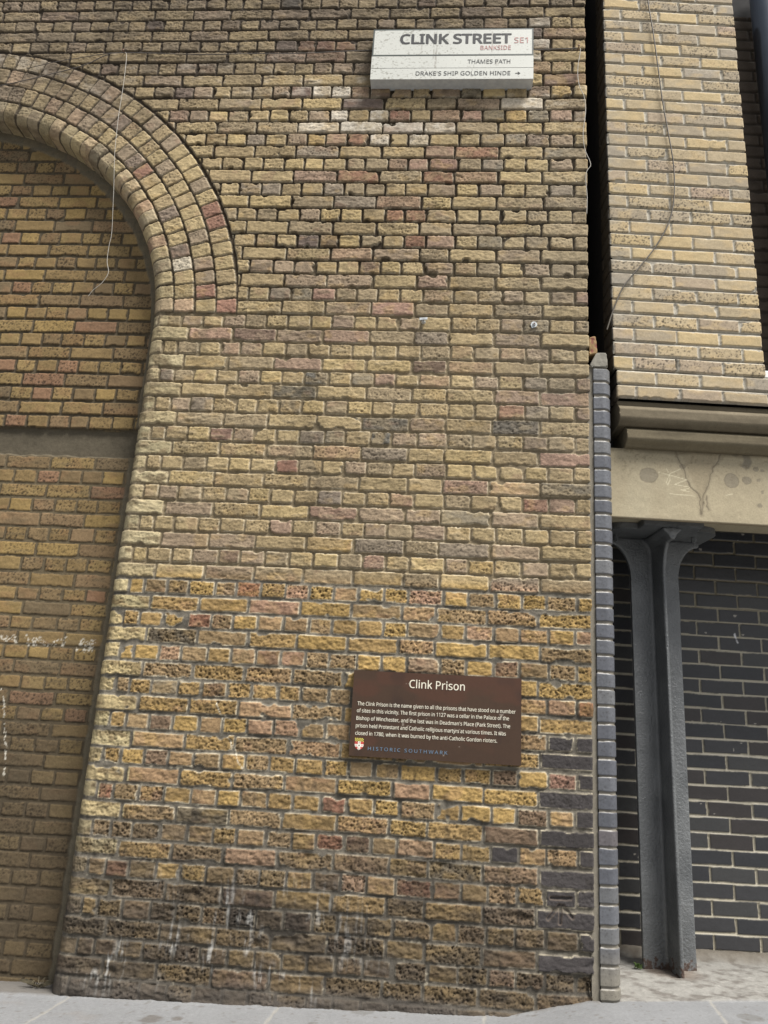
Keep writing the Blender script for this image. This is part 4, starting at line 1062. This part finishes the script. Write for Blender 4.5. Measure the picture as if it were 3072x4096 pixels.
box('board', QX0, QX1, YQ+.0006, .012, QZ0, QZ1, mat_noise('brown_edge', (.05, .028, .018), (.10, .055, .035), 20, .5), plq, .001)
M_cream = mat_noise('cream_lettering', (.66, .62, .5), (.78, .74, .62), 60, .5)
M_blue = mat_noise('blue_lettering', (.10, .16, .24), (.16, .24, .33), 60, .5)
YQT = YQ-.0004
def qline(body, xa, ya, xb, yb, cap, bold=0, spacing=1.0):
    a = rq(xa, ya, YQT); b = rq(xb, yb, YQT); t = rq(xa, ya-cap, YQT)
    z = (a[1]+b[1])/2
    return text_mesh(body, a[0], b[0], z, z+(t[1]-a[1]), YQT, bold, spacing)
lettering('lettering', [qline('Clink Prison', 604, 486, 911, 501, 44, .006),
    qline('The Clink Prison is the name given to all the prisons that have stood on a number', 317, 583, 1192, 627, 20.5, .006),
    qline('of sites in this vicinity. The first prison in 1127 was a cellar in the Palace of the', 314, 622, 1156, 664, 20.5, .006),
    qline("Bishop of Winchester, and the last was in Deadman's Place (Park Street). The", 311, 664, 1162, 707, 20.5, .006),
    qline('prison held Protestant and Catholic religious martyrs at various times. It was', 308, 705, 1138, 748, 20.5, .006),
    qline('closed in 1780, when it was burned by the anti-Catholic Gordon rioters.', 305, 747, 1090, 787, 20.5, .006)], M_cream, plq)
lettering('lettering', [qline('HISTORIC SOUTHWARK', 375, 832, 815, 853, 19, 0, 1.35)], M_blue, plq)
def crest():
    x0, x1 = rq(303, 790, YQT)[0], rq(352, 790, YQT)[0]; z1, z0 = rq(327, 763, YQT)[1], rq(327, 827, YQT)[1]
    W, H = x1-x0, z1-z0; n, m = 60, 46
    mats = [mat_noise('shield_red', (.42, .05, .04), (.5, .07, .05), 60, .5), mat_noise('shield_white', (.7, .68, .6), (.78, .76, .68), 60, .5),
            mat_noise('shield_yellow', (.62, .5, .08), (.7, .56, .1), 60, .5), mat_noise('shield_dark', (.03, .05, .02), (.05, .07, .03), 60, .5)]
    bm = bmesh.new(); gv = {}
    def gvv(i, j):
        if (i, j) not in gv: gv[(i, j)] = bm.verts.new((x0+W*i/m, YQT, z0+H*j/n))
        return gv[(i, j)]
    for j in range(n):
        for i in range(m):
            u, v = (i+.5)/m, (j+.5)/n; hw = .5 if v > .45 else .5*math.sqrt(max(0, 1-((.45-v)/.45)**1.9))
            if abs(u-.5) > hw: continue
            k = 0
            if v > .70: k = 2 if (int(u*8)+int((v-.7)*13.4)) % 2 else 3
            else:
                if abs(u-.5) < .15 or abs(v-.36) < .105: k = 1
                for (cx, cz) in ((.5, .36), (.17, .36), (.83, .36), (.5, .12), (.5, .58)):
                    if math.hypot((u-cx)*W, (v-cz)*H) < W*(.075 if (cx, cz) == (.5, .36) else .06): k = 3 if (cx, cz) == (.5, .36) else 0
            f = bm.faces.new([gvv(i, j), gvv(i+1, j), gvv(i+1, j+1), gvv(i, j+1)]); f.material_index = k
    me = bpy.data.meshes.new('shield_crest'); bm.to_mesh(me); bm.free()
    for mt in mats: me.materials.append(mt)
    link('shield_crest', me, None, plq)
crest()

# --- hooks, wires ---------------------------------------------------------
def finish(bm, name, mat, parent=None, smooth=True):
    me = bpy.data.meshes.new(name); bm.to_mesh(me); bm.free()
    for p in me.polygons: p.use_smooth = smooth
    return link(name, me, mat, parent)
hx, hz_ = reg('R2', 683, 678)
bm = bmesh.new(); cyl_bm(bm, (hx-.002, .01, hz_+.004), (hx+.002, -.030, hz_+.002), .0045, 10)
r = bmesh.ops.create_cube(bm, size=1)
for v in r['verts']: v.co = Vector((hx+v.co.x*.038, -.031+v.co.y*.008, hz_+v.co.z*.012+.002+v.co.x*.004))
bmesh.ops.create_cone(bm, cap_ends=True, segments=14, radius1=.011, radius2=.006, depth=.010, matrix=Matrix.Translation((hx, -.010, hz_)) @ Matrix.Rotation(R(90), 4, 'X'))
o = finish(bm, 'wall_bolt', M_zinc, None, False); tag(o, 'small steel T-shaped bolt end sticking out of the old wall, left of the round clip', 'bolt')
hx, hz_ = reg('R2', 1293, 690)
bm = bmesh.new()
pts = [(math.cos(a)*.0155, math.sin(a)*.0155) for a in np.linspace(R(-60), R(210), 18)]+[(-.016, .004), (-.010, -.020)]
extrude_outline(bm, [(hx+a, hz_+b) for a, b in pts], 'x', -.004, .006)
bmesh.ops.create_cone(bm, cap_ends=True, segments=18, radius1=.009, radius2=.007, depth=.008, matrix=Matrix.Translation((hx+.001, -.006, hz_+.001)) @ Matrix.Rotation(R(90), 4, 'X'))
bmesh.ops.recalc_face_normals(bm, faces=bm.faces)
o = finish(bm, 'wall_clip', M_zinc, None, False); tag(o, 'round grey metal clip screwed to the old wall near its right edge', 'clip')
bm = bmesh.new(); cyl_bm(bm, (hx+.001, -.009, hz_+.001), (hx+.001, -.0125, hz_+.001), .0038, 10); finish(bm, 'screw', M_rustbolt, o)

def tube(name, pts, r, mat, parent=None, ends=True, sub=10):
    P = [Vector(p) for p in pts]; out = []
    for i in range(len(P)-1):
        p0, p1, p2, p3 = P[max(0, i-1)], P[i], P[i+1], P[min(len(P)-1, i+2)]
        for k in range(sub):
            t = k/sub; out.append(.5*((2*p1)+(-p0+p2)*t+(2*p0-5*p1+4*p2-p3)*t*t+(-p0+3*p1-3*p2+p3)*t**3))
    out.append(P[-1]); bm = bmesh.new(); rings = []
    for i, p in enumerate(out):
        d = (out[min(i+1, len(out)-1)]-out[max(i-1, 0)]).normalized(); s_ = d.cross(Vector((0, 1, .01))).normalized(); q = d.cross(s_)
        rings.append([bm.verts.new(p+(s_*math.cos(a)+q*math.sin(a))*r) for a in [k*math.pi/4 for k in range(8)]])
    for a, b in zip(rings[:-1], rings[1:]):
        for k in range(8): bm.faces.new((a[k], a[(k+1) % 8], b[(k+1) % 8], b[k]))
    bm.faces.new(rings[0][::-1]); bm.faces.new(rings[-1]); bmesh.ops.recalc_face_normals(bm, faces=bm.faces)
    return finish(bm, name, mat, parent)
WL = [(-2.532, 1.737), (-2.520, 1.699), (-2.509, 1.496), (-2.506, 1.329), (-2.500, 1.206), (-2.487, 1.036), (-2.468, .859), (-2.460, .734), (-2.452, .593), (-2.457, .518), (-2.453, .427), (-2.436, .359), (-2.459, .300), (-2.500, .255), (-2.520, .219)]
o = tube('hanging_wire', [(x, -.016+(.05 if z < .95 else 0)*min(1, (.95-z)/.4 if z < .95 else 0), z) for x, z in WL], .0014, M_wire)
tag(o, 'thin pale loose wire hanging across the arch at the upper left', 'wire')
o = tube('wall_cable', [(-3.79, -.008, 1.520), (-3.30, -.012, 1.515), (-3.189, -.012, 1.52), (-2.789, -.012, 1.641), (-2.65, -.014, 1.715), (-2.546, -.012, 1.738), (-2.102, -.010, 1.725), (-1.788, -.010, 1.728), (-1.541, -.010, 1.727), (-1.151, -.010, 1.745), (-.70, -.012, 1.743), (-.266, -.010, 1.741), (-.03, -.012, 1.748)], .0024, M_wire_dark)
tag(o, 'thin dark cable running level across the top of the old wall behind the street sign', 'cable')
o = tube('loose_wire', [(-3.084, -.012, 1.632), (-2.95, -.015, 1.668), (-2.789, -.016, 1.700), (-2.65, -.014, 1.730), (-2.546, -.012, 1.740)], .0018, M_wire_dark)
tag(o, 'short thin dark wire slanting over the top ring of the arch to the nail', 'wire')
WC = [(-.015, 1.745), (-.018, 1.709), (-.029, 1.636), (-.032, 1.564), (-.024, 1.493), (-.001, 1.422), (.005, 1.329), (-.010, 1.191), (-.002, 1.089), (.020, 1.023), (.024, .989), (.005, .956), (-.001, .902), (.004, .80), (.0, .70)]
o = tube('corner_wire', [(x, -.014, z) for x, z in WC], .0018, M_wire)
tag(o, 'thin pale wire dangling down the right-hand edge of the old wall', 'wire')
for (x, z, lb) in ((-2.546, 1.742, 'bent nail holding the cable above the arch'), (-.026, 1.750, 'nail holding the cable end at the right edge of the old wall, beside the gap')):
    bm = bmesh.new(); cyl_bm(bm, (x, .01, z), (x+.002, -.022, z+.004), .003, 8); cyl_bm(bm, (x+.002, -.022, z+.004), (x+.002, -.025, z+.004), .006, 10)
    o = finish(bm, 'nail', M_rustbolt, None); tag(o, lb, 'nail')
PWS = [(.25, 2.146), (.267, 1.956), (.286, 1.697), (.301, 1.463), (.321, 1.272), (.340, 1.069), (.337, .902), (.319, .779), (.284, .672), (.217, .549), (.131, .427), (.061, .331), (.025, .249), (-.004, .168), (-.022, .108), (-.030, .082)]
pw = [(.245, 2.40)]+PWS
o = tube('hanging_cable', [pdir(s+.002, .014)+(z,) for s, z in pw], .0035, M_cable)
tag(o, 'brown cable curving down the pale brick pier at the upper right', 'cable')

# --- drainpipe in the recess ------------------------------------------------
dp = empty('drainpipe', pdir(1.03, -.16)+(-.05,))
tag(dp, 'thick black glossy drainpipe in the shaded recess at the upper right edge', 'drainpipe')
M_pipe = mat_noise('black_gloss_paint', (.018, .024, .036), (.026, .034, .048), 8, .30, 0, .12, .002, 30)
cx, cy = pdir(1.022, -.165)
def lathe(name, prof, cx, cy, mat, parent, seg=40):
    bm = bmesh.new(); rs = []
    for r_, z in prof: rs.append([bm.verts.new((cx+r_*math.cos(a), cy+r_*math.sin(a), z)) for a in [2*math.pi*k/seg for k in range(seg)]])
    for a, b in zip(rs[:-1], rs[1:]):
        for k in range(seg): bm.faces.new((a[k], a[(k+1) % seg], b[(k+1) % seg], b[k]))
    bm.faces.new(rs[0][::-1]); bm.faces.new(rs[-1]); bmesh.ops.recalc_face_normals(bm, faces=bm.faces)
    return finish(bm, name, mat, parent)
lathe('pipe', [(.088, .17), (.088, 2.6)], cx, cy, M_pipe, dp)
lathe('collar', [(.092, .15), (.106, .155), (.106, .235), (.100, .245), (.0885, .25)], cx, cy, M_pipe, dp)
tube('shoe', [(cx, cy, .20), (cx, cy, .09), (cx+.005, cy-.004, .03), (cx+.03, cy-.01, -.015), (cx+.10, cy-.015, -.03)], .084, M_pipe, dp)

# --- ground ---------------------------------------------------------------
def gz(X, Y):
    z = -2.919+.031*(X+2.07); z = np.clip(z, -3.02, -2.864)
    t = ss(-.42, .04, X)
    z = z*(1-t)+(-2.790)*t
    return z
def ground_fun(X, Y):
    z = gz(X, Y)
    el = .03+.247*(X-.094)              # edge between the flags and the rough screed by the column
    rough = ss(-.004, .004, Y-el+.004*vn(X/.05, Y*0, 3))*ss(.0, .02, X)
    jd = np.full(X.shape, 9.0)
    for xj in (-3.0, -2.07, -1.24, -.45, .42, 1.3): jd = np.minimum(jd, np.abs(X-xj-.10*(Y+.1)+.003*vn(Y/.1, X*0, 5)))
    jd = np.minimum(jd, np.abs(Y+.62+.004*vn(X/.1, Y*0, 6))); jd = np.minimum(jd, np.abs(Y+1.25)); jd = np.minimum(jd, np.abs(Y+1.9))
    jj = ss(.008, .003, jd)*(1-rough)
    z = z+.0016*fbm(X/.25, Y/.25, 7, 4)*(1-rough)+.0005*fbm(X/.01, Y/.01, 8, 2)-.0015*jj
    z = z+rough*(.004+.007*fbm(X/.10, Y/.08, 9, 4)+.0035*fbm(X/.025, Y/.02, 10, 3))
    ywall = DY0+(X-DX0)*math.tan(DPHI)
    z = z+rough*.035*ss(-.09, 0, Y-ywall+.012*fbm(X/.06, Y*0, 11, 3))
    # mortar and dirt banked against the wall feet
    z = z+.006*ss(-.02, .0, Y)*(X < 0)*(.7+.5*fbm(X/.06, Y/.06, 12, 3))
    c = lin((118, 119, 120))*(1+.14*fbm(X/.3, Y/.2, 13, 4)+.06*fbm(X/.03, Y/.03, 14, 3)+.05*fbm(X/.006, Y/.006, 15, 2))[..., None]
    c = mix(c, lin((112, 106, 100))*np.ones(3), ss(.15, .55, fbm(X/.16, Y/.10, 16, 4))*.40*ss(-1.2, -2.2, X))
    c = mix(c, lin((150, 146, 136))*np.ones(3), jj*.5)
    gum = ss(.72, .8, pits(X, Y, .16, 23))*(hsh(np.floor(X/.16), np.floor(Y/.16), 24) > .72)*(1-rough)
    c = mix(c, lin((92, 90, 86))*np.ones(3), gum*.5)
    grit = ss(.5, .8, pits(X, Y, .03, 25))*(hsh(np.floor(X/.03), np.floor(Y/.03), 26) > .6)
    c = mix(c, lin((86, 80, 72))*np.ones(3), grit*.5)
    for (px_, py_, rx, ry) in ((835, 925, .045, .02), (985, 926, .022, .012), (530, 958, .02, .012)):
        d_ = cf_+cr_*(px_*S-1536)/CAM['f']-cu_*(3400+py_*S-2048)/CAM['f']; tt = (-2.90-CAM['pos'][2])/d_[2]; qx, qy = CAM['pos'][0]+tt*d_[0], CAM['pos'][1]+tt*d_[1]
        q = np.hypot((X-qx)/rx, (Y-qy)/(ry*2.2))+.35*fbm(X/.02, Y/.02, 17, 3)
        c = mix(c, lin((84, 78, 72))*np.ones(3), ss(1.1, .7, q)*.65)
    cr2 = mix(lin((128, 126, 121))*np.ones(X.shape+(3,)), lin((100, 96, 91))*np.ones(3), ss(-.1, .5, fbm(X/.05, Y/.04, 18, 4)))
    cr2 = cr2*(1+.16*fbm(X/.012, Y/.012, 19, 3))[..., None]
    cr2 = mix(cr2, lin((92, 84, 72))*np.ones(3), ss(-.12, -.02, Y-ywall+.02*fbm(X/.05, Y*0, 20, 2))*.75)
    cr2 = mix(cr2, lin((96, 80, 66))*np.ones(3), ss(.16, .05, np.hypot(X-.40, Y-.50))*.6)
    c = mix(c, cr2, rough)
    c = mix(c, lin((88, 82, 74))*np.ones(3), ss(-.020, .015, Y+.012*fbm(X/.05, Y/.05, 21, 3))*(X < .0)*.7)
    return z, c
def pavement():
    xs = np.unique(np.concatenate([np.arange(-9, -4, .08), np.arange(-4, 1.9, .008), np.arange(1.9, 7, .08)]))
    ys = np.unique(np.concatenate([np.arange(-7, -1.0, .06), np.arange(-1.0, 1.0, .007)]))
    X, Y = np.meshgrid(xs, ys); z, c = ground_fun(X, Y)
    o = link('pavement', grid_mesh('pavement', np.stack([X, Y, z], -1), c), M_flag); tag(o, 'pale grey flagstone pavement at the foot of the walls', kind='structure')
pavement()
bm = bmesh.new(); bmesh.ops.create_grid(bm, x_segments=2, y_segments=2, size=300)
for v in bm.verts: v.co.z = -3.12
o = finish(bm, 'ground', mat_noise('asphalt', (.10, .10, .10), (.16, .16, .155), 40, .9)); tag(o, 'plain grey ground beyond the pavement', kind='structure')

# --- small weeds ---------------------------------------------------------
M_leaf = mat_noise('weed_leaf', (.06, .11, .025), (.12, .19, .045), 60, .6)
M_straw = mat_noise('dry_grass', (.06, .05, .03), (.12, .10, .06), 60, .8)
def weed(name, x, y, n, h, mat, label, seed, spread):
    rd = random.Random(seed); bm = bmesh.new(); z0 = float(gz(np.array([x]), np.array([y]))[0])+.004
    for _ in range(n):
        a = rd.uniform(0, 2*math.pi); ln = h*rd.uniform(.5, 1); wv = .0016 if mat is M_straw else .005
        tip = Vector((x+math.cos(a)*ln*spread, y+math.sin(a)*ln*spread*.5-.005, z0+ln*(.35 if mat is M_straw else .8)))
        b = Vector((x+rd.uniform(-.015, .015), y+rd.uniform(-.008, .008), z0)); md = (b+tip)/2+Vector((0, 0, ln*.22)); s_ = Vector((-math.sin(a), math.cos(a), 0))*wv
        v = [bm.verts.new(p) for p in (b-s_*.5, b+s_*.5, md+s_, tip, md-s_)]; bm.faces.new(v)
    o = finish(bm, name, mat, None, False); tag(o, label, 'weed')
weed('weed', .262, .50, 12, .035, M_leaf, 'tiny green weed at the left foot of the grey iron column', 3, .8)
weed('dry_grass_tuft', -2.235, .075, 22, .085, M_straw, 'tuft of dry grass in the corner between arch infill and wall jamb', 5, 1.1)
